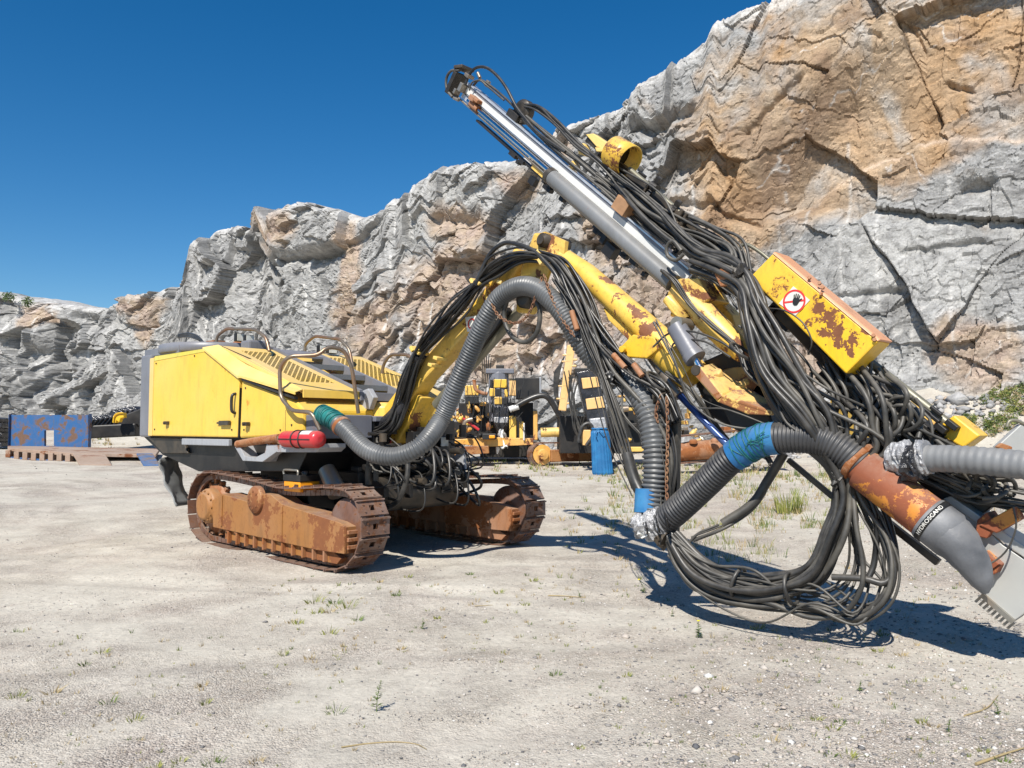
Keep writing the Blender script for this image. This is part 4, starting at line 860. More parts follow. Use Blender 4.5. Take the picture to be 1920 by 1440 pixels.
# lower feed beam running behind the hoses to the ground end
lbeam(1460, 560, 1850, 960, .11, .05, 'feed_beam', 'darkm', -.25, .01)
lbeam(1540, 700, 1850, 1010, .05, .05, 'feed_slide', 'black', -.1, .01)
# yellow box
bx0 = .30
fc = [W(x, y, bx0) for x, y in ((1449, 475), (1647, 640), (1586, 701), (1405, 520))]
inn = [p - ss * .36 + UP * .02 for p in fc]
m = MB(); m.prism(fc, -ss * .24); yb = m.build('valve_box', M['yellow_box'], rig, .012)
m = MB(); m.prism([fc[0] + ss * .008 + mu * .0, fc[1] + ss * .008, fc[1] + mu * .02 - ss * .01, fc[0] + mu * .02 - ss * .01], -ss * .235); m.build('lid', M['box_rim'], yb, .006)
m = MB()
for x, y in ((1518, 522), (1537, 532), (1543, 540), (1540, 552), (1638, 630), (1640, 638)):
    m.lathe(W(x, y, bx0), ss + mu * .4, [(.014, 0), (.014, .02)], 8, False)
m.build('bolt', M['rust'], yb)
# prohibition sign: stop hand in a red ring
sx = (fc[1] - fc[0]); sx /= np.linalg.norm(sx); sy = np.cross(ss, sx); sy = sy if sy[2] > 0 else -sy
pc = W(1490, 564, bx0) + ss * .006
qu = [W(x, y, bx0) for x, y in ((1488, 537), (1519, 563), (1492, 592), (1461, 569))]; pc = sum(qu) / 4 + ss * .004
ex = (qu[1] - qu[0]) / 2; hy = (qu[0] - qu[3]) / 2
m = MB(); m.prism([q + ss * .006 for q in qu], -ss * .005); sg = m.build('warning_sign', M['signw'], yb)
ux = fs; uy = UP; Rr = .092
m = MB(); N_ = 44
Vr = []; 
for i in range(N_):
    an = i * 2 * pi / N_; d = ux * cos(an) + uy * sin(an); Vr += [pc + d * Rr + ss * .004, pc + d * Rr * .84 + ss * .004]
m.add(Vr, [(2 * i, 2 * i + 1, (2 * i + 3) % (2 * N_), (2 * i + 2) % (2 * N_)) for i in range(N_)])
m.obox(pc + ss * .0035, ux * Rr * .85, uy * .007, ss * .001); m.build('red_ring', M['redink'], sg)
m = MB(); hc = pc + ss * .0065 + ux * .018 + uy * .004; tl = -.25
def hv(x, y):
    x, y = x * 1.2, y * 1.2
    return hc + (ux * (x * cos(tl) - y * sin(tl)) + uy * (x * sin(tl) + y * cos(tl))) * .001
m.prism([hv(*q) for q in ((-19, -22), (-24, 0), (-20, 16), (16, 16), (22, -4), (12, -28), (-6, -32))], ss * .001)
for (x, a_, l_) in ((-17, .18, 24), (-7, .06, 31), (4, -.05, 30), (13, -.2, 24)):
    dx, dy = -sin(a_), cos(a_); m.prism([hv(x - 3.8, 13), hv(x + 3.8, 13), hv(x + 3.2 + dx * l_, 13 + dy * l_), hv(x - 3.2 + dx * l_, 13 + dy * l_)], ss * .0011)
m.prism([hv(18, -6), hv(38, 14), hv(34, 19), hv(16, 8)], ss * .0012); m.build('hand_symbol', M['ink'], sg)
# ring sign on the lower boom
m = MB(); m.prism([W(x, y, .19) for x, y in ((872, 595), (893, 592), (897, 618), (876, 622))], -ss * .01); s2g = m.build('warning_sign', M['signw'], rig); pc2 = W(884, 607, .2); Vr = []
for i in range(N_):
    an = i * 2 * pi / N_; d = ux * cos(an) + uy * sin(an); Vr += [pc2 + d * .062, pc2 + d * .045]
m = MB(); m.add(Vr, [(2 * i, 2 * i + 1, (2 * i + 3) % (2 * N_), (2 * i + 2) % (2 * N_)) for i in range(N_)]); m.build('red_ring', M['redink'], s2g)
# yellow rod guide, lower down
m = MB(); m.prism([W(x, y, -.15) for x, y in ((1789, 778), (1838, 817), (1806, 840), (1748, 808))], -ss * .22); m.build('rod_guide', M['yellow_box'], rig, .012)
m = MB(); m.prism([W(x, y, -.1) for x, y in ((1700, 770), (1752, 810), (1806, 842), (1790, 870), (1700, 830))], -ss * .2).sep(); rs = np.random.default_rng(14)
for i in range(30): m.obox(W(rs.uniform(1640, 1790), rs.uniform(770, 860), rs.uniform(-.2, .0)), mt * rs.uniform(.015, .05), mu * rs.uniform(.01, .03), ss * rs.uniform(.02, .05)).sep()
m.build_each('drill_guide', M['black'], rig, .006)
# rusty dust duct, rubber boot and galvanised end box
d0, d1 = W(1617, 878, .30), W(1760, 986, .30); da = (d1 - d0); dl = np.linalg.norm(da); da /= dl; rd = .150
m = MB(); m.lathe(d0, da, [(.115, -.06), (.115, 0), (rd, .012), (rd, dl * .93)], 40); m.build('dust_duct', M['duct'], rig)
m = MB(); m.lathe(d0 - da * .085, da, [(.125, 0), (.135, .005), (.135, .05), (.125, .055)], 32); m.obox(d0 - da * .06 + mu * .15, da * .02, mu * .02, ss * .03); m.build('duct_clamp', M['rust'], rig)
m = MB(); m.lathe(d0 + da * (dl * .86), da, [(rd + .004, 0), (rd + .008, .01), (rd + .008, .16), (rd - .02, .2)], 40); m.build('boot_collar', M['cone'], rig)
# boot: flattened cone bending to the ground
bp = [d0 + da * (dl * .93), W(1790, 1014, .30), W(1818, 1048, .30), W(1838, 1085, .30), W(1848, 1113, .30)]
S = spline(bp, .03); q = np.linspace(0, 1, len(S)); m = MB(); m.tube(S, .2, 26, radii=np.interp(q, [0, .25, .6, .88, 1], [.152, .148, .115, .065, .02])); a_ = np.tile(np.arange(26) * .5, len(S)); b_ = np.repeat(np.arange(len(S)) * .6, 26); cc0 = np.repeat(S, 26, 0); m.v[0] = cc0 + (m.v[0] - cc0) * (1 + .10 * fbm(a_, b_, 3, 4))[:, None]; m.build('rubber_boot', M['cone'], rig)
# band with lettering wrapped round the collar
bc_ = d0 + da * (dl * .93); m = MB(); m.lathe(bc_ - da * .022, da, [(rd + .0095, 0), (rd + .0125, .001), (rd + .0125, .043), (rd + .0095, .044)], 48); m.build('label_band', M['ink'], rig)
cu = bpy.data.curves.new('band_lettering', 'FONT'); cu.body = 'HYDROSCAND'; cu.size = .036; cu.extrude = .0006; cu.align_x = 'CENTER'; cu.align_y = 'CENTER'
to = bpy.data.objects.new('t', cu); sc.collection.objects.link(to); bpy.context.view_layer.update()
tm = bpy.data.meshes.new_from_object(to.evaluated_get(bpy.context.evaluated_depsgraph_get())); bpy.data.objects.remove(to)
tv = np.zeros(len(tm.vertices) * 3); tm.vertices.foreach_get('co', tv); tv = tv.reshape(-1, 3); rt = rd + .0138
nn = ss - da * (ss @ da); nn /= np.linalg.norm(nn); cc_ = np.cross(da, nn); cc_ = cc_ if cc_[2] > 0 else -cc_
an = tv[:, 0] * 1.12 / rt + .22
NV = bc_ + (-da * tv[:, 1:2]) + (nn * np.cos(an)[:, None] + cc_ * np.sin(an)[:, None]) * (rt + tv[:, 2:3])
tm.vertices.foreach_set('co', (NV - ORG).ravel()); tm.update(); to = bpy.data.objects.new('band_lettering', tm); sc.collection.objects.link(to); to.parent = rig; tm.materials.append(M['signw'])
# end box
m = MB(); m.prism([W(x, y, -.02) for x, y in ((1768, 935), (1806, 950), (1880, 1022), (1960, 1075), (1965, 1120), (1897, 1167), (1845, 1118), (1800, 1030), (1770, 985))], -ss * .05)
m.prism([W(x, y, .0) for x, y in ((1768, 935), (1782, 930), (1975, 1060), (1960, 1075))], -ss * .30); m.build('feed_end_plate', M['endgrey'], rig, .006)
m = MB(); m.prism([W(x, y, .02) for x, y in ((1836, 1118), (1842, 1112), (1903, 1164), (1896, 1170))], -ss * .28)
for i in range(9):
    q = i / 8; m.obox(W(1838 + 60 * q - 3, 1120 + 50 * q + 3, -.05), -mu * .03, mt * .008, ss * .01)
m.build('toothed_edge', M['steel'], rig)
m = MB(); m.prism([W(x, y, .12) for x, y in ((1845, 1033), (1876, 1060), (1868, 1075), (1846, 1085), (1850, 1062))], -ss * .2); m.prism([W(x, y, .08) for x, y in ((1832, 975), (1850, 960), (1868, 985), (1850, 1010), (1828, 1005))], -ss * .2); m.prism([W(x, y, .1) for x, y in ((1835, 985), (1900, 950), (1912, 975), (1868, 1000))], -ss * .15); m.build('orange_bracket', M['duct'], rig, .008)

# ================================================================== BIG CORRUGATED HOSES
def ribW(pre, path, r, mat, pitch=.03, amp=.12, name='corrugated_hose'): return ribbed(pre + [W(*p) for p in path], r, pitch, amp).build(name, M[mat], rig)
def rib(path, r, mat, pitch=.03, amp=.12, name='corrugated_hose'): P = [W(*p) for p in path]; return ribbed(P, r, pitch, amp).build(name, M[mat], rig)
BH = [onB(610, 780, .98), onB(628, 789, .98), onB(650, 808, .97), onB(690, 845, .9), onB(740, 856, .75), onB(790, 835, .58)]
ribW(BH, [(828, 785, .5), (856, 720, .45), (882, 660, .42), (910, 600, .42), (935, 560, .4), (970, 538, .4), (1005, 541, .4), (1040, 568, .4), (1072, 612, .35), (1094, 650, .25), (1122, 682, .12), (1152, 702, .05)], .104, 'ribgrey', .034, .13)
m = MB(); S = spline([onB(604, 777, .98), onB(628, 789, .98), onB(650, 808, .97)], .01)
for i in range(16):
    p = S[int(i * (len(S) - 2) / 16)]; t_ = S[int(i * (len(S) - 2) / 16) + 1] - p; rs = np.random.default_rng(i); ax_ = t_ / np.linalg.norm(t_) + rs.normal(size=3) * .12; N1 = np.cross(ax_, UP); N1 /= np.linalg.norm(N1); N2 = np.cross(ax_, N1); N2 /= np.linalg.norm(N2)
    if i < 11: m.tube([p + .111 * (cos(a) * N1 + sin(a) * N2) for a in np.linspace(0, 2 * pi, 26)], .009, 6)
m.tube(S[:len(S) * 2 // 3], .106, 20); m.build('cord_wrap', M['teal'], rig)
m = MB(); p = S[int(len(S) * .75)]; t_ = S[int(len(S) * .75) + 1] - p; m.lathe(p, t_, [(.108, -.015), (.114, -.01), (.114, .03), (.108, .035)], 24); m.build('hose_band', M['rust'], rig)
rib([(1150, 690, .1), (1180, 715, .2), (1206, 750, .3), (1222, 800, .35), (1228, 860, .38), (1226, 920, .4), (1222, 965, .45)], .112, 'ribgrey', .042, .16)
m = MB(); m.tube(spline([W(1216, 918, .42), W(1214, 962, .46)]), .118, 20); m.build('tape_wrap', M['blue'], rig)
rib([(1236, 985, .5), (1275, 952, .5), (1330, 900, .5), (1375, 856, .5), (1420, 828, .48), (1480, 820, .45), (1540, 825, .4), (1580, 845, .35), (1612, 872, .3)], .12, 'ribblack', .030, .10)
m = MB(); S = spline([W(x, y, o) for x, y, o in ((1376, 855, .5), (1420, 828, .48), (1458, 821, .46))], .02); m.tube(S, .127, 22, caps=False); m.build('tape_wrap', M['blue'], rig)
m = MB(); rs = np.random.default_rng(2)
for i in range(13):
    j = int(3 + i * (len(S) - 6) / 13); p = S[j]; t_ = S[j + 1] - p; ax_ = t_ / np.linalg.norm(t_) + rs.normal(size=3) * .16; N1 = np.cross(ax_, UP); N1 /= np.linalg.norm(N1); N2 = np.cross(ax_, N1); N2 /= np.linalg.norm(N2)
    m.tube([p + .131 * (cos(a) * N1 + sin(a) * N2) for a in np.linspace(0, 2 * pi, 26)], .004, 5)
for i in range(8):
    q = [S[rs.integers(len(S) // 2, len(S))] + ss * .135 + mu * rs.uniform(-.09, .09) for _ in range(2)]; m.tube(q, .003, 5)
m.build('cord_wrap', M['teal'], rig)
def lump(path, r, mat, name, seed=1, amp=.25):
    S = spline([W(*p) for p in path], .012); rs = np.random.default_rng(seed); m = MB(); m.tube(S, r, 26, smooth=False); V = m.v[0]; c = np.repeat(S, 26, 0); d = V - c
    k_ = 1 + amp * fbm(np.tile(np.arange(26) * .55, len(S)), np.repeat(np.arange(len(S)) * .55, 26), 3, seed); m.v[0] = c + d * k_[:, None]; m.v[1] = m.v[0][:26]; m.v[2] = m.v[0][-26:]; return m.build(name, M[mat], rig)
lump([(1199, 978, .5), (1222, 984, .5), (1250, 975, .5)], .125, 'foil', 'foil_wrap', 3, .4)
lump([(1214, 985, .52), (1222, 1000, .5)], .10, 'white', 'foil_wrap', 6, .5)
for q in ((1210, 975, 1215, 1005), (1228, 965, 1238, 1003), (1244, 958, 1256, 990)):
    m = MB(); m.tube([W(q[0] + (q[2] - q[0]) * t_, q[1] + (q[3] - q[1]) * t_, .5 + .38 * sin(pi * t_)) for t_ in np.linspace(0, 1, 12)], .008, 6); m.build('strap', M['black'], rig)
rib([(1735, 860, .35), (1780, 860, .38), (1840, 864, .42), (1900, 870, .45), (1990, 880, .5)], .092, 'ribpale', .05, .05)
lump([(1674, 862, .3), (1700, 862, .33), (1722, 862, .35), (1742, 860, .36)], .118, 'foil', 'foil_wrap', 4, .4)
lump([(1700, 866, .38), (1712, 868, .38), (1726, 866, .38)], .125, 'film', 'plastic_wrap', 9, .35)
# second sleeve behind the first one, dark braided
S_ = [(700, 812, .3), (742, 775, .3), (756, 740, .25), (775, 690, .25), (788, 664, .3)]
P = [W(*p) for p in S_]; m = MB(); m.tube(spline(P, .02), .085, 18); m.build('braided_sleeve', M['film'], rig)

# ================================================================== HOSES
bundle([(640, 800, .5, 1.2), (690, 815, .4), (735, 800, .35), (752, 760, .3), (765, 715, .35), (784, 664, .35, .7), (820, 618, .4, 1.3), (860, 572, .4, 1.2), (898, 531, .35, .7), (930, 500, .35, 1.1), (975, 480, .35, 1.1), (1019, 482, .33, .7), (1050, 500, .35, .9), (1085, 560, .35, 1.1), (1130, 640, .3, 1.4), (1190, 700, .3, 1.4), (1240, 742, .3, 1.4), (1265, 790, .3, 1.2)], 16, .085, .017, ('hose3', 'hose3', 'hose'), seed=21)
one([(893, 535, .4), (905, 505, .4), (920, 475, .4), (945, 456, .4), (970, 458, .4), (1000, 470, .4), (1020, 488, .4), (1045, 520, .4), (1060, 570, .4), (1085, 640, .4)], .024, 'hose3')
bundle([(1028, 478, .3, .4), (1060, 500, .3), (1100, 560, .3), (1128, 640, .3), (1150, 700, .35), (1195, 740, .35), (1240, 790, .3, .8), (1262, 860, .3, .6), (1252, 950, .35, .6), (1258, 1000, .35, .6)], 8, .08, .018, ('hose', 'hose2', 'hose3'), seed=22)
bundle([(1040, 520, .4, .7), (1080, 580, .42), (1106, 645, .42, .8), (1128, 700, .42, .5), (1150, 760, .42, 1.1), (1172, 830, .42, .8), (1190, 900, .45, .6), (1225, 960, .48, .5)], 7, .055, .012, ('hose', 'hose2'), seed=23)
m = MB(); m.tube(spline([W(1175, 850, .46), W(1192, 905, .47), (W(1220, 955, .5))], .02), .052, 14); m.build('braided_sleeve', M['hose'], rig)
bundle([(1120, 700, .45, .6), (1140, 780, .45), (1160, 850, .45), (1195, 905, .45), (1222, 968, .5, .6)], 3, .05, .008, ('hose2',), seed=24, tangle=True)
for i, o_ in enumerate((0, 14)): one([(1085 + o_, 600, .45), (1105 + o_, 700, .45), (1140 + o_, 830, .45), (1185, 930 - o_, .45)], .006, 'hose3', 'cable')
# ring hanging below the knuckle
P = [W(1000, 560, .35), W(1012, 580, .35), W(1008, 620, .35), (W(990, 640, .35)), W(968, 637, .35), W(952, 618, .35), W(945, 590, .35), W(950, 565, .35)]; m = MB(); m.tube(spline(P, .02), .026, 10); m.build('hose', M['hose2'], rig); NH[0] += 1
# feed bundle
bundle([(1160, 345, 0, .5), (1210, 395, .1), (1262, 440, .15), (1310, 480, .2), (1360, 500, .25, .8), (1392, 520, .3, .7), (1405, 570, .4), (1430, 640, .45, 1.2), (1480, 720, .45, 1.4), (1530, 790, .4, 1.5), (1568, 860, .35, .8), (1580, 900, .3, .7)], 15, .095, .021, ('hose2', 'hose', 'hose'), seed=31, jit=.45)
bundle([(1300, 500, .15), (1350, 520, .25), (1390, 545, .35, .7), (1405, 610, .45), (1440, 700, .5, 1.2), (1500, 790, .45, 1.5), (1560, 870, .35, .8), (1578, 930, .3, .8), (1560, 1000, .35, 1.), (1520, 1070, .4), (1450, 1100, .45), (1370, 1095, .5), (1310, 1060, .5), (1262, 1005, .5, .8)], 12, .09, .023, ('hose', 'hose2'), seed=32, jit=.3)
bundle([(1575, 900, .2, .7), (1580, 950, .25), (1570, 1010, .3), (1530, 1085, .4), (1460, 1112, .45), (1370, 1100, .5), (1300, 1060, .5), (1245, 990, .5, .7)], 6, .06, .024, ('hose', 'hose3'), seed=33)
bundle([(1590, 890, .2, .6), (1625, 950, .2), (1655, 1010, .2), (1672, 1070, .25), (1655, 1125, .3), (1600, 1155, .35), (1520, 1140, .4), (1420, 1128, .45), (1330, 1108, .5), (1275, 1060, .5, .8), (1250, 1000, .5, .6)], 4, .055, .021, ('hose', 'hose2'), seed=34)
one([(1268, 1035, .5), (1280, 1080, .5), (1310, 1108, .5), (1360, 1112, .5), (1440, 1130, .5), (1520, 1158, .45), (1580, 1150, .4), (1612, 1110, .4), (1618, 1060, .38), (1606, 990, .36), (1600, 930, .3)], .018, 'hose2')
one([(1560, 1082, .4), (1620, 1085, .35), (1660, 1092, .3), (1680, 1050, .2), (1660, 960, .1), (1620, 900, .1)], .024, 'hose'); one([(1600, 880, .2), (1640, 960, .2), (1640, 1050, .2), (1620, 1100, .3)], .022, 'hose3')
bundle([(1250, 700, .2), (1300, 740, .3), (1370, 830, -.1), (1440, 860, -.1), (1440, 905, 0), (1410, 950, 0), (1360, 985, .3), (1300, 1010, .4)], 3, .03, .013, ('hose2',), seed=35, tangle=True)
m = MB(); m.tube(spline([W(1470, 850, .0), W(1440, 900, .05), W(1410, 945, .15), W(1355, 982, .3)], .02), .038, 14); m.build('braided_sleeve', M['hose2'], rig)
one([(1348, 984, .3), (1310, 1000, .4), (1290, 1020, .45)], .012, 'hose')
# tangled loops below the yellow box
rs = np.random.default_rng(40)
for i in range(13):
    x = 1545 + i * 12 + rs.uniform(-14, 14); one([(x - rs.uniform(20, 70), 660 + rs.uniform(0, 60), .1), (x + rs.uniform(-25, 25), 740, rs.uniform(.1, .4)), (x + rs.uniform(-35, 35), 800, rs.uniform(.1, .4)), (x + rs.uniform(-50, 30), 850, .3), (1590 + rs.uniform(-25, 25), 885, .25)], rs.uniform(.013, .021), ('hose2', 'hose')[i % 2])
for i in range(8):
    cx, cy, r1, r2 = rs.uniform(1640, 1700), rs.uniform(765, 815), rs.uniform(22, 42), rs.uniform(30, 48); a0 = rs.uniform(0, 6); one([(cx + r1 * cos(a0 + a), cy + r2 * sin(a0 + a), .2 + .1 * sin(a * 1.3 + i)) for a in np.linspace(0, 4.7, 8)], rs.uniform(.012, .018), ('hose2', 'hose')[i % 2])
for i in range(7):
    cx, cy, r1, r2 = rs.uniform(1800, 1880), rs.uniform(895, 925), rs.uniform(28, 55), rs.uniform(14, 26); a0 = rs.uniform(0, 6); one([(cx + r1 * cos(a0 + a), cy + r2 * sin(a0 + a), .0 + .15 * sin(a * 1.3 + i)) for a in np.linspace(0, 5.0, 9)], rs.uniform(.010, .015), ('hose2', 'hose')[i % 2])
bundle([(1720, 880, .1), (1790, 905, .05), (1840, 925, .0), (1900, 935, -.05), (1980, 950, -.1)], 9, .09, .012, ('hose2', 'hose'), seed=41, tangle=True)
one([(1900, 950, .2), (1905, 990, .2), (1885, 1035, .2), (1850, 1060, .2), (1820, 1065, .2)], .006, 'hose2', 'cable')
# loops on the feed
one([(1278, 470, .3), (1262, 452, .3), (1250, 462, .3), (1252, 480, .3), (1268, 488, .3), (1282, 476, .3)], .017, 'hose2')
bundle([(1240, 508, .25, .5), (1262, 530, .28), (1290, 570, .25), (1330, 610, .25), (1380, 655, .25), (1400, 700, .3), (1440, 735, .3)], 6, .045, .012, ('hose3', 'hose'), seed=42)
bundle([(1130, 330, -.1), (1190, 370, -.1), (1260, 410, -.1), (1330, 440, 0), (1380, 470, .1), (1395, 520, .2)], 14, .10, .013, ('hose', 'hose2'), seed=43, tangle=True)
one([(1225, 650, .4), (1255, 625, .4), (1300, 622, .4), (1350, 640, .4), (1385, 665, .4)], .009, 'hose', 'cable'); one([(1270, 690, .4), (1258, 660, .4), (1270, 640, .4), (1320, 640, .4), (1370, 670, .4)], .009, 'hose', 'cable')
one([(1430, 578, .35), (1470, 582, .4), (1505, 605, .4), (1522, 640, .4), (1515, 665, .35)], .006, 'hose', 'cable')
# clamps that hold the bundles
def knot(x, y, o, r=.09, mat='hose2'):
    lump([(x - 6, y - 4, o), (x, y, o), (x + 6, y + 4, o)], r, mat, 'hose_binding', int(x), .5)
knot(1390, 515, .3, .08, 'darkm'); knot(1581, 896, .28, .11, 'hose'); knot(1250, 1005, .48, .10, 'darkm'); knot(1150, 705, .4, .055, 'hose3'); knot(1240, 745, .3, .07, 'darkm')
for (x, y, a_) in ((1384, 1092, 1.3), (1484, 1104, 1.8), (1232, 715, -.8), (1392, 660, -.7)):
    m = MB(); d = fs * cos(a_) + UP * sin(a_); u_ = np.cross(ss, d); c = W(x, y, .48 if y > 900 else .32); m.tube([c + d * .115 * cos(t_) + ss * .10 * sin(t_) for t_ in np.linspace(0, 2 * pi, 20)], .015, 8); m.build('hose_strap', M['hose'], rig)
m = MB(); m.prism([W(x, y, .35) for x, y in ((1338, 512), (1358, 498), (1378, 508), (1372, 534), (1350, 538))], -ss * .12); m.build('guide_block', M['rust'], rig, .01)
# front wiring of the carrier
rs = np.random.default_rng(51)
for i in range(12):
    x = 600 + rs.uniform(0, 120); y = 800 + rs.uniform(-10, 60); one([(x, y, .3), (x + rs.uniform(-20, 40), y + rs.uniform(10, 60), .5), (x + rs.uniform(-20, 50), y + rs.uniform(60, 110), .4)], rs.uniform(.008, .018), ('hose', 'hose3', 'hose2')[i % 3])
one([(672, 880, .4), (680, 930, .45), (715, 952, .5), (745, 940, .5), (762, 900, .45), (765, 865, .4)], .032, 'hose'); one([(600, 830, .8), (585, 850, .9), (578, 880, .9), (575, 895, .9)], .010, 'hose2', 'cable'); one([(640, 815, .8), (610, 825, .9), (590, 850, .9)], .014, 'hose2', 'cable')
for i in range(6): one([(676 + i * 3, 740, .0), (668 + i * 6, 765, .1), (660 + i * 8, 775, .1), (690 + i * 5, 795, .1)], .006, ('white', 'hose2')[i % 2], 'cable')
# long wooden/steel stay leaning behind the loops
lbeam(1478, 862, 1562, 932, .02, .02, 'stay_bar', 'darkm', .0); lbeam(1640, 960, 1760, 1055, .025, .03, 'stay_bar', 'darkm', -.1)
lbeam(1262, 770, 1258, 1010, .07, .03, 'hanging_strip', 'hose2', .15)
# chains
def chain(path, name='chain'):
    S = spline([W(*p) for p in path], .01); L = np.concatenate([[0], np.cumsum(np.linalg.norm(np.diff(S, axis=0), axis=1))]); m = MB(); n = int(L[-1] / .036)
    for i in range(n):
        l = (i + .5) * .036; p = np.array([np.interp(l, L, S[:, k]) for k in range(3)]); p2 = np.array([np.interp(l + .01, L, S[:, k]) for k in range(3)]); t_ = (p2 - p); t_ /= np.linalg.norm(t_) + 1e-9
        u_ = np.cross(t_, ss + .4 * UP); u_ /= np.linalg.norm(u_); v_ = np.cross(t_, u_); u_ = u_ if i % 2 else v_
        m.tube([p + t_ * .027 * cos(a) + u_ * .014 * sin(a) for a in np.linspace(0, 2 * pi, 9)], .0052, 5, caps=False)
    m.build(name, M['chainm'], rig)
chain([(1250, 745, .45), (1252, 800, .45), (1251, 860, .45), (1250, 920, .45), (1256, 980, .5)]); chain([(1240, 740, .42), (1230, 770, .42), (1234, 795, .42)]); chain([(918, 560, .52), (935, 592, .52), (965, 606, .5), (990, 590, .5), (1008, 545, .5), (1016, 520, .4)]); chain([(1020, 515, .5), (1035, 560, .52), (1055, 600, .5), (1080, 635, .5)])
for (x, y, x1, y1) in ((1072, 583, 1082, 618), (1150, 665, 1172, 690), (1188, 683, 1204, 705)):
    m = MB(); m.cyl(W(x, y, .48), W(x1, y1, .48), .027, 12); m.build('hose_ferrule', M['rust'], rig)
bundle([(1540, 640, -.1, .6), (1580, 700, .0), (1610, 760, .1, 1.4), (1600, 830, .2), (1588, 890, .25, .6)], 12, .13, .013, seed=61, jit=.8, tangle=True)
bundle([(1420, 600, .2), (1470, 690, .25), (1540, 760, .25, 1.5), (1640, 820, .1, 1.3), (1720, 870, .1)], 9, .11, .013, seed=62, jit=.9, tangle=True)
bundle([(1640, 700, -.1, .6), (1680, 750, .0, 1.3), (1720, 800, .05, 1.3), (1760, 860, .05), (1830, 900, .0), (1900, 915, 0)], 8, .10, .012, seed=63, jit=.9, tangle=True)
bundle([(1120, 640, .3, .6), (1160, 700, .3, 1.2), (1200, 760, .3, 1.3), (1235, 850, .35), (1245, 960, .4, .6)], 7, .11, .009, seed=64, jit=.8, tangle=True)
bundle([(1582, 900, .2, .6), (1610, 960, .15), (1640, 1030, .15), (1650, 1100, .2), (1610, 1140, .3), (1530, 1120, .4), (1430, 1115, .45), (1320, 1090, .5), (1262, 1030, .5, .7)], 5, .10, .013, seed=65, jit=.9, tangle=True)
bundle([(1575, 905, .2, .6), (1590, 980, .2), (1600, 1060, .2), (1570, 1110, .3), (1500, 1120, .35), (1420, 1090, .45), (1330, 1060, .5), (1262, 1000, .5, .7)], 5, .09, .011, seed=66, jit=.9, tangle=True)
bundle([(1150, 320, .05, .7), (1220, 390, .1), (1290, 450, .15, 1.2), (1350, 500, .2), (1400, 560, .3, .8)], 9, .10, .010, seed=67, jit=.9, tangle=True)
bundle([(1230, 600, .4, .6), (1270, 680, .42, 1.2), (1310, 740, .4, 1.3), (1370, 770, .35), (1450, 800, .3, .8)], 3, .07, .008, seed=68, jit=1.1, tangle=True)
T2 = MB(); rs = np.random.default_rng(71)
for i in range(24):
    a, b_, z = rs.uniform(-.2, .0), rs.uniform(-1.1, .45), rs.uniform(1.0, 1.6); dbb = rs.uniform(-.35, .35); T2.tube(spline([R(a - .3, b_, z), R(a, b_ + dbb * .2, z - rs.uniform(0, .15)), R(a + .08, b_ + dbb * .6, z - rs.uniform(.2, .5)), R(a - .6, b_ + dbb, z - rs.uniform(.1, .5))], .04), rs.uniform(.008, .022), 7)
t2 = T2.build('wiring_tangle', M['hose3'], rig); t2['kind'] = 'stuff'
tg = TANGLE.build('hose_tangle', M['hose2'], rig); tg['kind'] = 'stuff'
hs_ = [o for o in sc.objects if o.parent == rig and o.name.split('.')[0] == 'hose']
def _sz(o):
    v = np.zeros(len(o.data.vertices) * 3); o.data.vertices.foreach_get('co', v); v = v.reshape(-1, 3); r_ = np.linalg.norm(v[0] - v[4]); return float(np.linalg.norm(v.max(0) - v.min(0)) * r_)
hs_.sort(key=_sz, reverse=True)
if len(hs_) > 100:                                                  # the hundred largest stay parts, the rest are one
    bm = bmesh.new(); bm.from_mesh(tg.data)
    for o in hs_[100:]: bm.from_mesh(o.data); bpy.data.objects.remove(o)
    bm.to_mesh(tg.data); bm.free()

# ================================================================== OTHER THINGS
def gz(x, y): return float(gheight(np.array([x]), np.array([y]))[0])
_T = np.concatenate([np.linspace(1, 12, 900), np.linspace(12.01, 60, 1600)])
def G(px, py):                                                    # ground point seen at a pixel
    r = ray(px, py); r = r / r[1]; Q = CAM + _T[:, None] * r; e = Q[:, 2] - gheight(Q[:, 0], Q[:, 1]); i = int(np.argmax(e < 0))
    if e[i] >= 0: return CAM + 99 * r
    if i == 0: return Q[0]
    f = e[i - 1] / (e[i - 1] - e[i]); return Q[i - 1] * (1 - f) + Q[i] * f
# ---- fire extinguisher strapped on the bracket
e0, e1 = onB(531, 823, 1.2), onB(599, 824, 1.2); ea = (e1 - e0) / np.linalg.norm(e1 - e0); el = np.linalg.norm(e1 - e0)
ex_ = root('fire_extinguisher', tuple((e0 + e1) / 2 - UP * .1), 'faded red fire extinguisher lying on the side bracket below the yellow engine cover', 'fire extinguisher')
m = MB(); m.lathe(e0, ea, [(.03, -.01), (.07, .01), (.092, .04), (.097, .07), (.097, el - .04), (.088, el), (.03, el + .012)], 30); m.build('cylinder', M['red'], ex_)
m = MB(); m.lathe(e0 - ea * .07, ea, [(.022, 0), (.03, .02), (.022, .07)], 12); m.obox(e0 - ea * .08 + UP * .01, ea * .03, UP * .02, sv * .015); m.build('valve', M['steel'], ex_)
m = MB(); m.beam(e0 - ea * .12 + UP * .02, e0 - ea * .02 + UP * .02, .006, .01, sv); m.build('handle', M['steel'], ex_)
for q in (.42, .56):
    m = MB(); c = e0 + ea * el * q; tw = .25 if q > .5 else 0
    m.tube([c + (UP * cos(a) + sv * sin(a)) * .1 + ea * tw * .2 * sin(a) for a in np.linspace(0, 2 * pi, 24)], .010, 6); m.build('strap', M['black'], ex_)
m = MB(); m.beam(e0 + ea * .05 + sv * .098 + UP * .0, e1 - ea * .05 + sv * .098, .006, .004, sv); m.build('strap', M['black'], ex_)
m = MB(); V = []; 
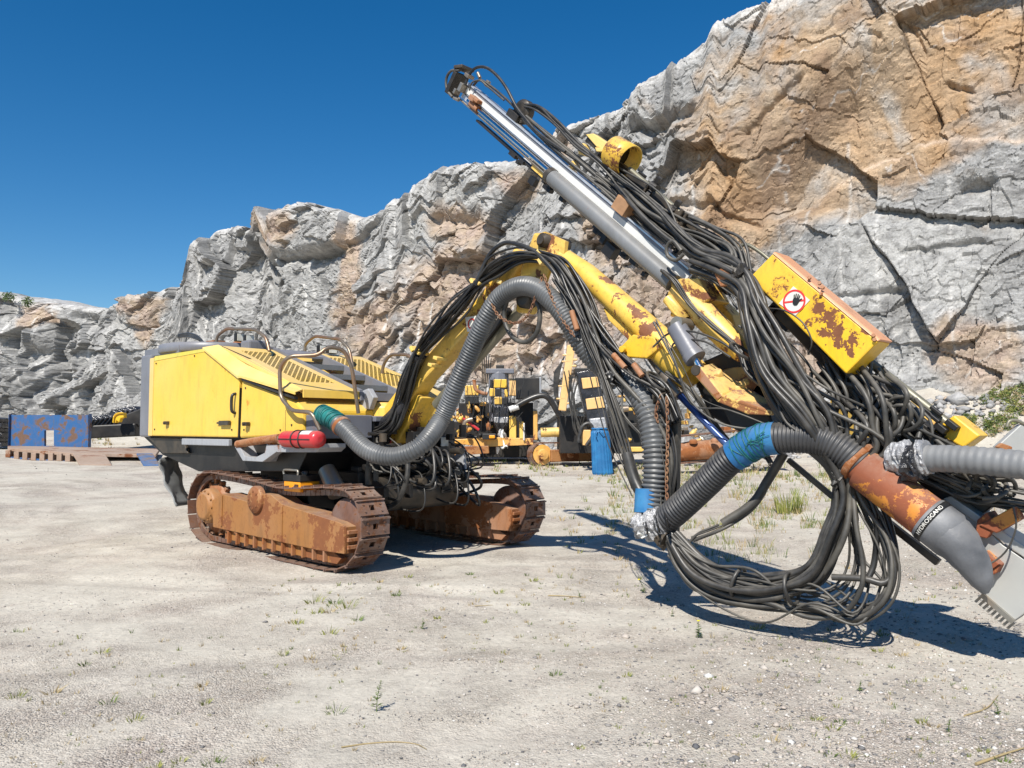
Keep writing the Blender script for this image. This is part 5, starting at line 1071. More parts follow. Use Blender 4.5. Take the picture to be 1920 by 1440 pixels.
for q in (.60, .88):
    for a in np.linspace(.15, .95, 8): V.append(e0 + ea * el * q + (UP * cos(a) + sv * sin(a)) * .0985)
m.add(V, [(i, i + 1, i + 9, i + 8) for i in range(7)], True); m.build('paper_label', M['white'], ex_)
# ---- orange and black tool case on the track
tc = onB(563, 921, .93); cz = tc[2]
tb = root('tool_case', tuple(tc), 'small orange and black plastic case with a handle, standing on the near rusty track', 'tool case')
def tbx(a0, a1, b0, b1, z0, z1, n, mt_, par=None, bv=.008): m = MB(); m.obox(tc + fv * (a0 + a1) / 2 + sv * (b0 + b1) / 2 + UP * (z0 + z1) / 2, fv * (a1 - a0) / 2, sv * (b1 - b0) / 2, UP * (z1 - z0) / 2); return m.build(n, M[mt_], par or tb, bv)
tbx(-.2, .15, -.17, .1, .0, .12, 'case', 'orange'); tbx(-.21, .16, -.18, .11, .122, .2, 'lid', 'black')
m = MB(); m.tube(spline([tc + fv * -.2 + UP * .2 + sv * .1, tc + fv * -.2 + UP * .25 + sv * .1, tc + fv * .0 + UP * .255 + sv * .1, tc + fv * .1 + UP * .25 + sv * .1, tc + fv * .1 + UP * .2 + sv * .1]), .014, 8); m.build('handle', M['steel'], tb)
m = MB(); m.lathe(tc + fv * .1 + sv * .0 + UP * .2, UP, [(.04, 0), (.045, .03), (.03, .045)], 14); m.build('knob', M['hose3'], tb); tbx(.04, .12, .1, .112, .04, .09, 'latch', 'ink')

# ---- background machines
def BIT(th, mats, x, y, w_, h_, d):
    mt_ = mats[rs.integers(len(mats))]
    if rs.uniform() < .45: PX_(th, 'machinery_block', mt_, x, y, x + w_, y + h_, d, .4); return
    c = Y(x, y, d); e = [np.array([1, .2, 0]), UP, np.array([.5, -.8, .2]), np.array([.7, 0, .7]), np.array([-.6, 0, .7])][rs.integers(5)]; e = e / np.linalg.norm(e); r_ = min(w_, h_) * d / FPX * .5
    m = MB(); m.lathe(c, e, [(r_ * .7, 0), (r_, .02), (r_, w_ * 1.3 * d / FPX), (r_ * .5, w_ * 1.4 * d / FPX), (r_ * .5, w_ * 1.8 * d / FPX)], 12); m.build('machinery_drum', M[mt_], th)
def PX_(th, name, mat, x0, y0, x1, y1, d, deep=.3, bev=.02, parent=None):
    a, c = Y(x0, y1, d), Y(x1, y0, d); m = MB(); m.obox((a + c) / 2 + np.array([0, deep / 2, 0]), ((c[0] - a[0]) / 2, 0, 0), (0, deep / 2, 0), (0, 0, (c[2] - a[2]) / 2)); return m.build(name, M[mat], parent or th, bev)
def PP_(th, name, mat, pts, d, deep=.2, bev=.015, parent=None):
    m = MB(); m.prism([Y(x, y, d) for x, y in pts], (0, deep, 0)); return m.build(name, M[mat], parent or th, bev)
def PT_(th, name, mat, pts, d, rpx, n=10, parent=None):
    m = MB(); m.tube(spline([Y(p[0], p[1], p[2] if len(p) > 2 else d) for p in pts], .06), rpx * d / FPX, n); return m.build(name, M[mat], parent or th)
M['machine_orange'] = paint('faded_orange_machine_paint', (.66, .34, .05), .40, 1.8, dirt=.5, fade=.15)
M['machine_yellow'] = paint('faded_yellow_machine_paint', (.72, .44, .05), .30, 1.6, dirt=.45, fade=.2)
M['pale_orange'] = paint('pale_orange_panel', (.74, .45, .16), .12, 3, dirt=.25)  # pale orange paint for panels, lugs and the upright arm
def bgroot(name, px, py, d, label, cat, group=None):
    p = Y(px, py, d); return root(name, (p[0], d, gz(p[0], d)), label, cat, group)
rs = np.random.default_rng(77)
A = bgroot('drill_rig', 940, 860, 25, 'old orange drill rig under the boom arch, with chequered yellow and black column', 'drill rig')
m = MB(); m.lathe(Y(935, 790, 25), UP, [(.30, 0), (.31, .5), (.33, .6), (.33, 1.5), (.28, 1.6)], 10, False); m.build('filter_column', M['grey'], A)
for (x0, y0, x1, y1) in ((925, 711, 950, 727), (918, 728, 928, 743), (927, 744, 941, 758), (946, 730, 952, 744)): PX_(A, 'yellow_panel', 'machine_yellow', x0, y0, x1, y1, 24.66, .05)
for (x0, y0, x1, y1) in ((919, 711, 924, 727), (929, 728, 940, 743), (942, 745, 953, 758)): PX_(A, 'dark_panel', 'ink', x0, y0, x1, y1, 24.66, .05)
PX_(A, 'plastic_wrap', 'foil', 926, 782, 953, 793, 24.6, .3); PX_(A, 'plastic_wrap', 'film', 925, 762, 954, 790, 24.62, .3)
m = MB(); m.lathe(Y(940, 793, 24.8), -UP, [(.24, 0), (.22, .1), (.10, .42), (.03, .5)], 12); m.build('funnel', M['film'], A)
PX_(A, 'top_frame', 'grey', 911, 691, 964, 700, 24.7, .5); PX_(A, 'top_frame', 'black', 930, 684, 945, 692, 24.8, .3)
PX_(A, 'control_box', 'black', 967, 708, 1012, 748, 24.5, .5); PX_(A, 'door_edge', 'greylt', 1011, 707, 1015, 742, 24.5, .45)
m = MB(); m.lathe(Y(996, 704, 24.6), UP, [(.02, 0), (.02, .12), (.07, .14), (.07, .22), (.03, .26)], 12); m.build('beacon', M['black'], A)
PX_(A, 'side_panel', 'machine_yellow', 872, 722, 897, 741, 24.9, .4); PX_(A, 'side_panel', 'ink', 872, 742, 897, 757, 24.9, .4); PX_(A, 'side_panel', 'pale_orange', 955, 710, 968, 742, 24.9, .3)
for i in range(64):
    x = rs.uniform(788, 925); y = rs.uniform(752 + max(0, 850 - x) * .3, 825); w_ = rs.uniform(3, 12); h_ = rs.uniform(3, 12); BIT(A, ('machine_orange', 'machine_orange', 'machine_yellow', 'rust', 'black'), x, y, w_, h_, 24.4 + rs.uniform(0, .9))
PX_(A, 'housing', 'black', 800, 790, 862, 845, 25.5, 1.0); PX_(A, 'housing', 'black', 860, 755, 1000, 830, 25.5, 1.5); PX_(A, 'housing', 'black', 900, 830, 1010, 858, 25.6, 1.6)  # the lowest black box stands in for the shadow on the lower body
PP_(A, 'platform', 'machine_orange', [(849, 824), (930, 820), (1000, 822), (1000, 834), (900, 838), (849, 830)], 24.3, .5)
PP_(A, 'outrigger', 'rust_frame', [(838, 845), (858, 838), (916, 836), (917, 850), (875, 853), (840, 857)], 23.9, .5)
PX_(A, 'yellow_plate', 'machine_yellow', 955, 780, 968, 822, 24.3, .2); PX_(A, 'yellow_plate', 'machine_yellow', 974, 790, 982, 825, 24.3, .2); PX_(A, 'yellow_plate', 'machine_orange', 1000, 770, 1008, 825, 24.3, .2); PX_(A, 'white_plate', 'white', 981, 793, 984, 826, 24.2, .1)
PX_(A, 'battery_box', 'ink', 904, 813, 930, 824, 24.1, .3); PX_(A, 'battery_box', 'orange', 917, 816, 928, 822, 24.05, .3)
PT_(A, 'hose', 'hose3', [(958, 768), (985, 752), (1012, 742), (1030, 748), (1050, 780), (1068, 796), (1078, 780)], 24.0, 5.5); PT_(A, 'hose_end', 'white', [(955, 768), (972, 762)], 24.0, 6)
PT_(A, 'red_cylinder', 'red', [(868, 784), (898, 806)], 24.0, 2.6); PT_(A, 'exhaust_pipe', 'rust', [(889, 712), (892, 730), (905, 737), (914, 738)], 24.3, 3.6); PT_(A, 'exhaust_elbow', 'steel', [(875, 802), (870, 795), (876, 788), (886, 786)], 23.9, 4)
for i in range(34): x = rs.uniform(800, 1000); PT_(A, 'cable', 'hose3', [(x, rs.uniform(700, 760)), (x + rs.uniform(-15, 15), rs.uniform(740, 790)), (x + rs.uniform(-20, 20), rs.uniform(770, 820))], 24.1, .7, 6)
for i in range(5): PT_(A, 'mast_rod', 'darkm', [(905 + i * 4, 640 + i * 8), (904 + i * 3, 720)], 25.2, 1.2, 6)
PT_(A, 'fuel_tank', 'machine_yellow', [(1014, 811), (1050, 810)], 24.2, 9, 18)
cu = bpy.data.curves.new('number', 'FONT'); cu.body = '42'; cu.size = .16; cu.extrude = .004; to = bpy.data.objects.new('t', cu); sc.collection.objects.link(to); bpy.context.view_layer.update()
tm = bpy.data.meshes.new_from_object(to.evaluated_get(bpy.context.evaluated_depsgraph_get())); bpy.data.objects.remove(to); tn = bpy.data.objects.new('number_marking', tm); sc.collection.objects.link(tn); tn.parent = A; p = Y(1015, 806, 24.03); tn.location = Vector(p) - A.location; tn.rotation_euler = (radians(90), 0, 0); tm.materials.append(M['ink'])
# clear plastic bag tied to the funnel
bagp = Y(943, 842, 24.5); bagr = root('plastic_bag', tuple(bagp), 'crumpled clear white plastic bag hanging under the chequered filter column', 'plastic bag')
m = MB(); S = [Y(940, 806, 24.5), Y(941, 815, 24.5), Y(944, 828, 24.5), Y(945, 840, 24.5)]; m.tube(S, .1, 14, radii=[.05, .13, .20, .23], flat=.6); V = m.v[0]; m.v[0] = V + .035 * np.random.default_rng(3).normal(size=V.shape); m.build('bag_body', M['white'], bagr)
m = MB(); m.tube([Y(934, 838, 24.5), Y(933, 845, 24.5), Y(932, 851, 24.5)], .05, 8, radii=[.07, .05, .02]); m.build('bag_tail', M['white'], bagr)
# machine B with lattice arm and blue bag
B = bgroot('drill_rig', 1110, 860, 23, 'old drill rig with a slanted yellow upright arm, behind the hanging blue bag', 'drill rig')
m = MB(); m.beam(Y(1071, 648, 22.8), Y(1054, 770, 22.8), .11, .10, np.array([0, -1, 0.])); m.build('upright_arm', M['pale_orange'], B, .02)
for y in (664, 676, 722, 746): x = 1071 - (y - 648) * .14; PX_(B, 'arm_lug', 'pale_orange', x - 14, y, x + 4, y + 3, 22.7, .1); PX_(B, 'arm_lug', 'pale_orange', x + 4, y + 8, x + 14, y + 12, 22.7, .1)
m = MB(); m.beam(Y(1098, 695, 22.6), Y(1122, 800, 22.6), .30, .25, np.array([0, -1, 0.])); m.build('filter_column', M['film'], B, .04)
for (p4) in (((1090, 709), (1122, 706), (1126, 725), (1093, 729)), ((1098, 748), (1130, 743), (1136, 764), (1101, 768))): PP_(B, 'orange_panel', 'pale_orange', p4, 22.32, .04)
PX_(B, 'top_frame', 'black', 1078, 690, 1116, 700, 22.4, .6)
PP_(B, 'plastic_wrap', 'foil', [(1105, 785), (1135, 782), (1138, 803), (1110, 805)], 22.15, .4, .03)
for i in range(7): PT_(B, 'hose', 'hose', [(1058 - i * 1.5, 668 + i * 3), (1049 - i * 1.5, 700), (1046 - i, 740), (1052, 775)], 22.9, 1.5, 6)
for i in range(9): PT_(B, 'hose', ('hose', 'hose2')[i % 2], [(1062 + rs.uniform(-5, 25), 690 + rs.uniform(0, 30)), (1075 + rs.uniform(-10, 10), 750), (1080 + rs.uniform(-8, 12), 800), (1092, 830)], 22.6, rs.uniform(.8, 1.8), 6)
PT_(B, 'hose', 'hose', [(1085, 830), (1092, 800), (1108, 795), (1112, 815), (1100, 835)], 22.2, 4); PX_(B, 'housing', 'black', 1050, 780, 1150, 850, 23.5, 1.6); PX_(B, 'cylinder_bracket', 'pale_orange', 1093, 806, 1108, 835, 22.2, .3); PX_(B, 'housing', 'ink', 1150, 760, 1250, 850, 24, 1.5)
for i in range(46):
    x = rs.uniform(1145, 1330); y = rs.uniform(725, 838); BIT(B, ('machine_orange', 'machine_yellow', 'black', 'steel'), x, y, rs.uniform(4, 14), rs.uniform(4, 12), 22.8 + rs.uniform(0, .9))
PT_(B, 'silencer', 'steel', [(1150, 769), (1178, 766)], 22.6, 6, 14); PX_(B, 'machinery_block', 'machine_yellow', 1168, 838, 1208, 847, 22.6, .3)
def bgtrack(th, x0, x1, yb, yt, d, yaw=0.0, both=True):
    # small track running away to the right; seen from the side
    p0, p1 = Y(x0, yb, d), Y(x1, yb - 6, d + .9); z0 = gz(p0[0], p0[1]); p0[2] = p1[2] = z0; h = (yb - yt) * d / FPX; r = h / 2; t_ = p1 - p0; L = np.linalg.norm(t_); t_ /= L; sd = np.array([t_[1], -t_[0], 0]); n = int((2 * L + pi * h) / .17)
    m = MB(); per = 2 * (L - h) + pi * h
    for i in range(n):
        s_ = i / n * per
        if s_ < L - h: c, tg = (r + s_, 0), (1, 0)
        elif s_ < L - h + pi * r: a = (s_ - (L - h)) / r; c, tg = (L - r + r * sin(a), r - r * cos(a)), (cos(a), sin(a))
        elif s_ < 2 * (L - h) + pi * r: c, tg = (L - r - (s_ - (L - h) - pi * r), h), (-1, 0)
        else: a = (s_ - 2 * (L - h) - pi * r) / r; c, tg = (r - r * sin(a), r + r * cos(a)), (-cos(a), -sin(a))
        tv_ = t_ * tg[0] + UP * tg[1]; nv = np.cross(tv_, sd); m.obox(p0 + t_ * c[0] + UP * c[1] - sd * .18, tv_ * .078, nv * .02, sd * .19)
    m.build('track', M['rust_track'], th)
    m = MB(); m.lathe(p0 + t_ * r + UP * r, sd, [(.04, -.1), (r * .86, -.08), (r * .86, .0), (r * .5, .02), (r * .42, .10), (.03, .12)], 24, False); m.build('idler_wheel', M['machine_orange'], th)
    m = MB(); m.obox(p0 + t_ * (L / 2 + .2) + UP * h * .45, t_ * (L / 2 - h * .55), sd * .1, UP * h * .26); m.build('track_frame', M['rust_frame'], th, .03)
    m = MB(); m.lathe(p0 + t_ * (L * .45) + UP * h * .5 + sd * .1, sd, [(.12, 0), (.12, .05), (.05, .06)], 14); m.build('track_hub', M['rust'], th)
bgtrack(B, 997, 1150, 868, 824, 24)
# blue pleated bag
bb = Y(1130, 891, 21.6); bl = root('filter_bag', (bb[0], bb[1], gz(bb[0], bb[1])), 'long blue cloth bag tied at the neck, hanging under the black and orange filter column', 'bag')
m = MB(); V = []; nn_ = 40; lv = [(1124, 803, .17), (1125, 812, .245), (1127, 840, .25), (1129, 870, .265), (1130, 886, .275), (1130, 892, .24)]
for (x, y, r_) in lv:
    c = Y(x, y, 21.6)
    for j in range(nn_): a = j * 2 * pi / nn_; rr_ = r_ * (1 + .05 * (j % 2)); V.append(c + np.array([cos(a) * rr_, sin(a) * rr_ * .6, 0]))
F = [(i * nn_ + j, i * nn_ + (j + 1) % nn_, (i + 1) * nn_ + (j + 1) % nn_, (i + 1) * nn_ + j) for i in range(len(lv) - 1) for j in range(nn_)] + [tuple(range(nn_)), tuple(range(len(V) - nn_, len(V)))]
m.add(V, F, False); m.build('bag_body', M['bluebag'], bl)
m = MB(); c = Y(1124, 804, 21.6); m.tube([c + np.array([cos(a) * .2, sin(a) * .14, .01 * sin(3 * a)]) for a in np.linspace(0, 2 * pi, 20)], .022, 6); m.tube([Y(1120, 805, 21.4), Y(1116, 813, 21.35), Y(1119, 819, 21.35)], .015, 5); m.tube([Y(1122, 805, 21.4), Y(1129, 812, 21.35), Y(1135, 809, 21.35)], .015, 5); m.build('tie_cord', M['bluebag'], bl)
# machine C: rusty track lying to the right
Cc = bgroot('crawler_track_frame', 1340, 865, 22, 'rusty brown crawler undercarriage lying on the gravel behind the chrome cylinder rod', 'undercarriage')
m = MB(); m.tube([Y(1262, 850, 21), Y(1300, 845, 21), Y(1380, 840, 21.5), (Y(1450, 835, 22.5))], .25, 12, radii=[.24, .26, .27, .25], flat=1); m.build('track_frame', M['rust'], Cc)
m = MB(); m.beam(Y(1272, 818, 20.9), Y(1450, 800, 22.2), .02, .2, np.array([.1, -1, 0.])); m.beam(Y(1272, 868, 20.9), Y(1440, 856, 22.2), .02, .2, np.array([.1, -1, 0.])); m.build('track', M['rust_track'], Cc)
for x in (1300, 1340, 1385): m = MB(); m.lathe(Y(x, 832 - (x - 1300) * .06, 20.8), UP, [(.10, 0), (.11, .08), (.05, .12)], 12); m.build('track_roller', M['rust'], Cc)
for i in range(14):
    x = rs.uniform(1345, 1470); y = rs.uniform(770, 820); BIT(Cc, ('rust', 'machine_orange', 'black', 'steel'), x, y, rs.uniform(6, 16), rs.uniform(5, 12), 21.5 + rs.uniform(0, .9))
# machine D: yellow loader body to the right
Dd = bgroot('loader', 1690, 850, 19, 'bright yellow machine cover with a hatch, behind the tangled hoses at right', 'machine')
PP_(Dd, 'cover', 'machine_yellow', [(1600, 850), (1606, 742), (1640, 738), (1684, 738), (1700, 752), (1730, 752), (1748, 757), (1770, 781), (1760, 850)], 19, 1.6, .04)
PP_(Dd, 'hatch', 'yellow_box', [(1612, 756), (1684, 752), (1720, 775), (1735, 790), (1735, 820), (1700, 822), (1612, 800)], 18.93, .1, .02)
for i in range(5): PX_(Dd, 'hinge', 'machine_yellow', 1640 + i * 9, 743, 1643 + i * 9, 750, 18.9, .1)
PX_(Dd, 'recess_shade', 'ink', 1625, 820, 1700, 850, 18.9, .1); PX_(Dd, 'bracket', 'machine_orange', 1738, 790, 1760, 812, 18.8, .3)  # flush black plate stands in for the shade of a recess
# grey frame with hook, far right
H = bgroot('lifting_arm', 1900, 860, 9, 'pale grey steel arm with a curved hook, at the right edge behind the grey hose', 'steel arm')
PP_(H, 'arm', 'endgrey', [(1868, 838), (1915, 795), (1960, 800), (1965, 850), (1920, 852), (1890, 850)], 9, .08, .01); PT_(H, 'hook', 'rodgrey', [(1888, 800), (1892, 790), (1905, 788), (1925, 798), (1945, 806)], 9, 3.2); PP_(H, 'rusty_edge', 'rust', [(1868, 838), (1878, 830), (1900, 838), (1895, 850)], 8.95, .05)
PP_(H, 'lower_arm', 'endgrey', [(1800, 905), (1860, 860), (1880, 862), (1830, 912)], 8.6, .06, .01)

# ---- blue steel ramp, left
RD = 28.5
ramp = bgroot('steel_ramp', 150, 868, RD, 'rusty blue steel ramp whose end wall has a square hole, far left', 'ramp')
M['rampblue'] = paint('worn_blue_ramp_paint', (.018, .10, .27), .54, 2.6, rough=.5, dirt=.7, rustcol=((.08, .045, .03), (.20, .12, .08)), fade=.0)
M['rampdeck'] = paint('rusty_deck_plate', (.30, .20, .14), .45, 1.1, rough=.8, dirt=.4)
m = MB(); GXs, GYs = (16, 83, 101, 165), (778, 807, 836, 848); V = [Y(x, y, RD) + np.array([0, q, 0]) for q in (0, .12) for y in GYs for x in GXs]; F = []
for j in range(3):
    for i in range(3):
        if (i, j) != (1, 1): a = j * 4 + i; F += [(a, a + 1, a + 5, a + 4), (a + 16, a + 20, a + 21, a + 17)]
for a, b in ((0, 1), (1, 2), (2, 3), (3, 7), (7, 11), (11, 15), (15, 14), (14, 13), (13, 12), (12, 8), (8, 4), (4, 0), (5, 6), (6, 10), (10, 9), (9, 5)): F.append((a, b, b + 16, a + 16))
m.add(V, F)
m.build('end_wall', M['rampblue'], ramp)
for x in (14, 164): PX_(ramp, 'wall_post', 'rampblue', x, 776, x + 3, 858, RD - .1, .2)
def gp(px, d, z): p = Y(px, 850, d); p[2] = gz(p[0], d) + z; return p
m = MB(); m.prism([gp(14, RD + .1, .30), gp(300, 28.3, .22), gp(292, 25.6, .22), gp(140, 25.3, .28), gp(14, 26.3, .30)], (0, 0, -.10)); m.build('deck', M['rampdeck'], ramp, .01)
for i in range(8):
    x = 18 + i * 16; m = MB(); d_ = 26.3 - (x - 14) / 126 * 1.0; q = gp(x, d_, .12); m.obox(q, (.08, 0, 0), (0, .1, 0), (0, 0, .12)); m.build('tooth', M['rampdeck'], ramp, .01)
m = MB(); m.prism([gp(14, 26.25, .02), gp(140, 25.25, .02), gp(140, 25.25, -.03), gp(14, 26.25, -.03)], (0, .12, 0)); m.build('edge_beam', M['rampblue'], ramp)
for (x0, x1, s_) in ((136, 196, 'rampdeck'), (256, 286, 'rampblue')):
    m = MB(); m.prism([gp(x0, 25.35, .275), gp(x1, 25.6, .255), gp(x1 + 14, 23.6, .03), gp(x0 + 14, 23.5, .03)], (0, 0, -.05)); m.build('flap', M[s_], ramp, .008)
# ---- black rubber mats heaped against the rock
mat = bgroot('rubber_mats', 210, 815, 31, 'heap of folded black rubber tracks against the rock, left of the yellow engine cover', 'rubber heap')
rs = np.random.default_rng(9)
for i in range(11):
    x = 172 + i * 9; y = 800 - i * 1.6; m = MB(); c = Y(x, y, 31 + .1 * i); m.obox(c, (.22, .05, .42 if i > 5 else .28), (.25, .5, 0), np.array([-.10, .0, .055]) * 1.2); m.build('rubber_slab', M['film'], mat, .03)
m = MB(); m.obox(Y(215, 808, 31.3), (1.0, .1, .05), (0, .5, 0), (.0, 0, .25)); m.obox(Y(255, 790, 31.6), (.5, 0, .2), (0, .5, 0), (0, 0, .35)); m.build('rubber_slab', M['black'], mat, .05)
m2 = bgroot('rubber_mats', -10, 830, 31, 'stack of black rubber mats at the left picture edge, beside the blue end wall', 'rubber heap')
for i in range(6): m = MB(); m.obox(Y(-12 + (i % 2) * 4, 786 + i * 9, 31), (.55, 0, -.05), (0, .5, 0), (0, 0, .08)); m.build('rubber_slab', M['film'], m2, .03)
yc = bgroot('yellow_canister', 222, 783, 30.4, 'bright yellow bent guard lying on top of the black rubber heap', 'guard'); yc.location.z = float(Y(222, 793, 30.4)[2])
PP_(yc, 'plate', 'yellow_box', [(211, 793), (213, 780), (219, 774), (232, 774), (232, 783), (226, 784), (223, 792), (218, 788), (217, 793)], 30.4, .25, .02); PT_(yc, 'rim', 'yellow_box', [(212, 792), (214, 780), (220, 775), (231, 774)], 30.35, 1.2, 6)
yc.name = 'machine_guard'

# ================================================================== PLANTS AND GRAVEL
def leafmat(name, a, b):
    k = NT(name); oi = k.n('ShaderNodeNewGeometry'); c = k.mix(oi.outputs['Random Per Island'], a, b); k.p.inputs['Subsurface Weight'].default_value = .0
    return k.fin(c, .6)
M['leaf'] = leafmat('weed_leaf', (.05, .09, .015), (.14, .19, .04)); M['dry'] = leafmat('dry_grass', (.26, .19, .09), (.42, .33, .17)); M['leafy'] = leafmat('yellow_green_grass', (.13, .17, .03), (.28, .27, .07)); M['bush'] = leafmat('bush_leaf', (.035, .07, .012), (.11, .16, .04)); M['petal'] = plain('yellow_petal', (.75, .60, .03), .6, .1, bump=0)
def blades(pos, n, h, spread, rs, wd=.0035, lean=.6, flat=False):
    V = []; F = []
    for i in range(n):
        a = rs.uniform(0, 2 * pi); r0 = spread * math.sqrt(rs.uniform(0, 1)) * .5; b0 = pos + np.array([cos(a) * r0, sin(a) * r0, -.002]); d = np.array([cos(a), sin(a), 0]); hh = h * rs.uniform(.45, 1.1); ln = lean * rs.uniform(.3, 1.3) * hh; sd = np.array([-sin(a + 1), cos(a + 1), 0]) * wd * rs.uniform(.7, 1.4)
        k0 = len(V); V += [b0 - sd, b0 + sd, b0 + d * ln * .45 + UP * hh * .62 + sd * .8, b0 + d * ln * .45 + UP * hh * .62 - sd * .8, b0 + d * ln + UP * hh]
        F += [(k0, k0 + 1, k0 + 2, k0 + 3), (k0 + 3, k0 + 2, k0 + 4)]
    return V, F
def tuftobj(px, py, hpx, mat, name, label, cat, n=26, wpx=None, group=None, lean=.9, seed=0):
    p = G(px, py); d = p[1]; h = hpx * d / FPX; wd = (wpx or hpx) * d / FPX; V, F = blades(p, n, h, wd, np.random.default_rng(seed + int(px)), wd=max(.0022, .7 * d / FPX), lean=lean)
    me = MB(); me.add(V, F); o = root('x', tuple(p), label, cat, group); bpy.data.objects.remove(o)
    me2 = bpy.data.meshes.new(name); me2.from_pydata((np.array(V) - p).tolist(), [], F); me2.materials.append(M[mat]); ob = bpy.data.objects.new(name, me2); sc.collection.objects.link(ob); ob.location = p; tag(ob, label, cat, group); return ob
def weed(px, py, hpx, name, label, flower=False, leanx=.15, seed=1, leaves=46, spiky=False):
    p = G(px, py); d = p[1]; h = hpx * d / FPX; rs = np.random.default_rng(seed); t = root(name, tuple(p), label, 'weed'); m = MB(); top = p + UP * h + np.array([h * leanx, 0, 0]); S = spline([p - UP * .005, p + UP * h * .5 + np.array([h * leanx * .2, 0, 0]), top], .01); m.tube(S, .0025, 6, radii=np.linspace(.003, .0012, len(S))); m.build('stem', M['leaf'], t)
    V = []; F = []
    for i in range(leaves):
        q = rs.uniform(.08, 1.0); c = S[int(q * (len(S) - 1))]; a = i * 2.4; L = h * (.26 if spiky else .34) * (1.15 - q * .75) * rs.uniform(.7, 1.2); dd = np.array([cos(a), sin(a), rs.uniform(.1, .7)]); dd /= np.linalg.norm(dd); sd = np.cross(dd, UP); sd /= np.linalg.norm(sd); sd *= L * .13
        k0 = len(V); V += [c, c + dd * L * .5 + sd, c + dd * L - UP * L * .12, c + dd * L * .5 - sd]; F.append((k0, k0 + 1, k0 + 2, k0 + 3))
    m = MB(); m.add(V, F); m.build('foliage', M['leaf'], t)
    if flower: m = MB(); m.lathe(top, UP, [(.004, 0), (.013, .004), (.012, .009), (.003, .01)], 9); m.build('flower', M['petal'], t)
    return t
weed(706, 1334, 56, 'weed_plant', 'tall thin green weed standing alone on the pale silt, front centre-left', seed=3, leaves=60, spiky=True)
weed(793, 1180, 22, 'weed_plant', 'small bushy green weed on bare gravel, in front of the near track', seed=4, leanx=0)
weed(1310, 1196, 30, 'weed_plant', 'bushy green weed with a yellow flower, in front of the hanging hose loop', flower=True, seed=5, leanx=0, leaves=70)
weed(1208, 1112, 24, 'weed_plant', 'low green weed with a pale flower in the shade edge, left of the hose loop', flower=True, seed=6, leanx=-.4, leaves=60)
weed(1087, 1120, 14, 'weed_plant', 'tiny green weed beside a dry twig, between the track and the hose loop', seed=7, leanx=-.3)
weed(1260, 1156, 15, 'weed_plant', 'small green weed on gravel just left of the yellow flowered one', seed=8)
weed(1779, 1372, 24, 'weed_plant', 'bright green weed among coarse stones, lower right', seed=9)
weed(1872, 1340, 26, 'weed_plant', 'spreading green weed near the right picture edge, among grey stones', seed=10, leanx=-.4)
weed(1612, 1296, 20, 'weed_plant', 'green weed sprouting among coarse stones, in front of the shadow of the boot', seed=12)
GL = 'small grass tuft growing out of the pale gravel yard'
rs = np.random.default_rng(19)
SP = [(588, 1130, 14), (626, 1132, 10), (650, 1140, 16), (618, 1148, 10), (596, 1150, 9), (668, 1164, 9), (560, 1170, 9), (545, 1168, 8), (617, 1190, 12), (742, 1117, 7), (765, 1083, 6), (712, 1092, 5), (935, 1112, 8), (205, 1318, 14), (252, 1352, 13), (100, 1300, 12), (30, 1308, 12), (630, 1338, 14), (725, 1366, 0), (582, 1236, 9), (530, 1228, 9), (160, 1247, 8), (190, 1225, 10), (380, 1286, 9), (385, 1320, 9), (400, 1432, 16), (335, 1430, 10), (480, 1430, 12), (290, 1440, 10), (1040, 1266, 10), (1175, 1268, 8), (1352, 1295, 10), (1420, 1180, 11), (1655, 1192, 9), (1645, 1222, 8), (1690, 1230, 9), (1560, 1368, 10), (1575, 1355, 8), (1530, 1350, 9), (1448, 1390, 11), (1590, 1420, 12), (1555, 1418, 9), (1730, 1356, 11), (1750, 1362, 8), (1845, 1410, 9), (1880, 1428, 10), (1088, 1404, 6), (750, 1218, 6), (820, 1160, 6), (880, 1078, 5), (1000, 1090, 6), (1160, 1050, 7), (985, 1135, 6)]
for i, (x, y, h_) in enumerate(SP):
    if h_: tuftobj(x, y, h_ * 1.15, ('leafy', 'leaf', 'leafy', 'dry')[i % 4], 'grass_tuft', ('yellow-green ', 'green ', 'yellow-green ', 'dry straw-coloured ')[i % 4] + GL, 'grass tuft', n=24, wpx=h_ * 2.2, group='small grass tufts on the gravel', lean=1.1, seed=i)
o = tuftobj(1478, 962, 46, 'leafy', 'grass_tuft', 'tall yellow green grass clump seen through the loop of hanging hoses', 'grass tuft', n=120, wpx=46, lean=.35)
# loose grass and dry stalks as ground cover
def cover_obj(name, spots, label_kind='stuff', seed=5, mats=('leafy', 'leaf', 'dry')):
    rs = np.random.default_rng(seed); V = []; F = []; MI = []
    for (x0, y0, x1, y1, n, hpx, wts) in spots:
        for i in range(n):
            x, y = rs.uniform(x0, x1), rs.uniform(y0, y1)
            if vnoise(np.array([x * .03]), np.array([y * .06]), 5)[0] < .45 and rs.uniform() < .8: continue
            p = G(x, y); d = p[1]; v, f = blades(p, int(rs.integers(5, 13)), hpx * rs.uniform(.4, 1.2) * d / FPX, hpx * .8 * d / FPX, rs, wd=.45 * d / FPX, lean=.55); k0 = len(V); V += v; F += [tuple(q + k0 for q in ff) for ff in f]; mi = int(rs.choice(len(mats), p=wts)); MI += [mi] * len(f)
    me = bpy.data.meshes.new(name); me.from_pydata([tuple(v) for v in V], [], F); [me.materials.append(M[q]) for q in mats]; me.polygons.foreach_set('material_index', MI); ob = bpy.data.objects.new(name, me); sc.collection.objects.link(ob); tag(ob, kind='stuff'); return ob
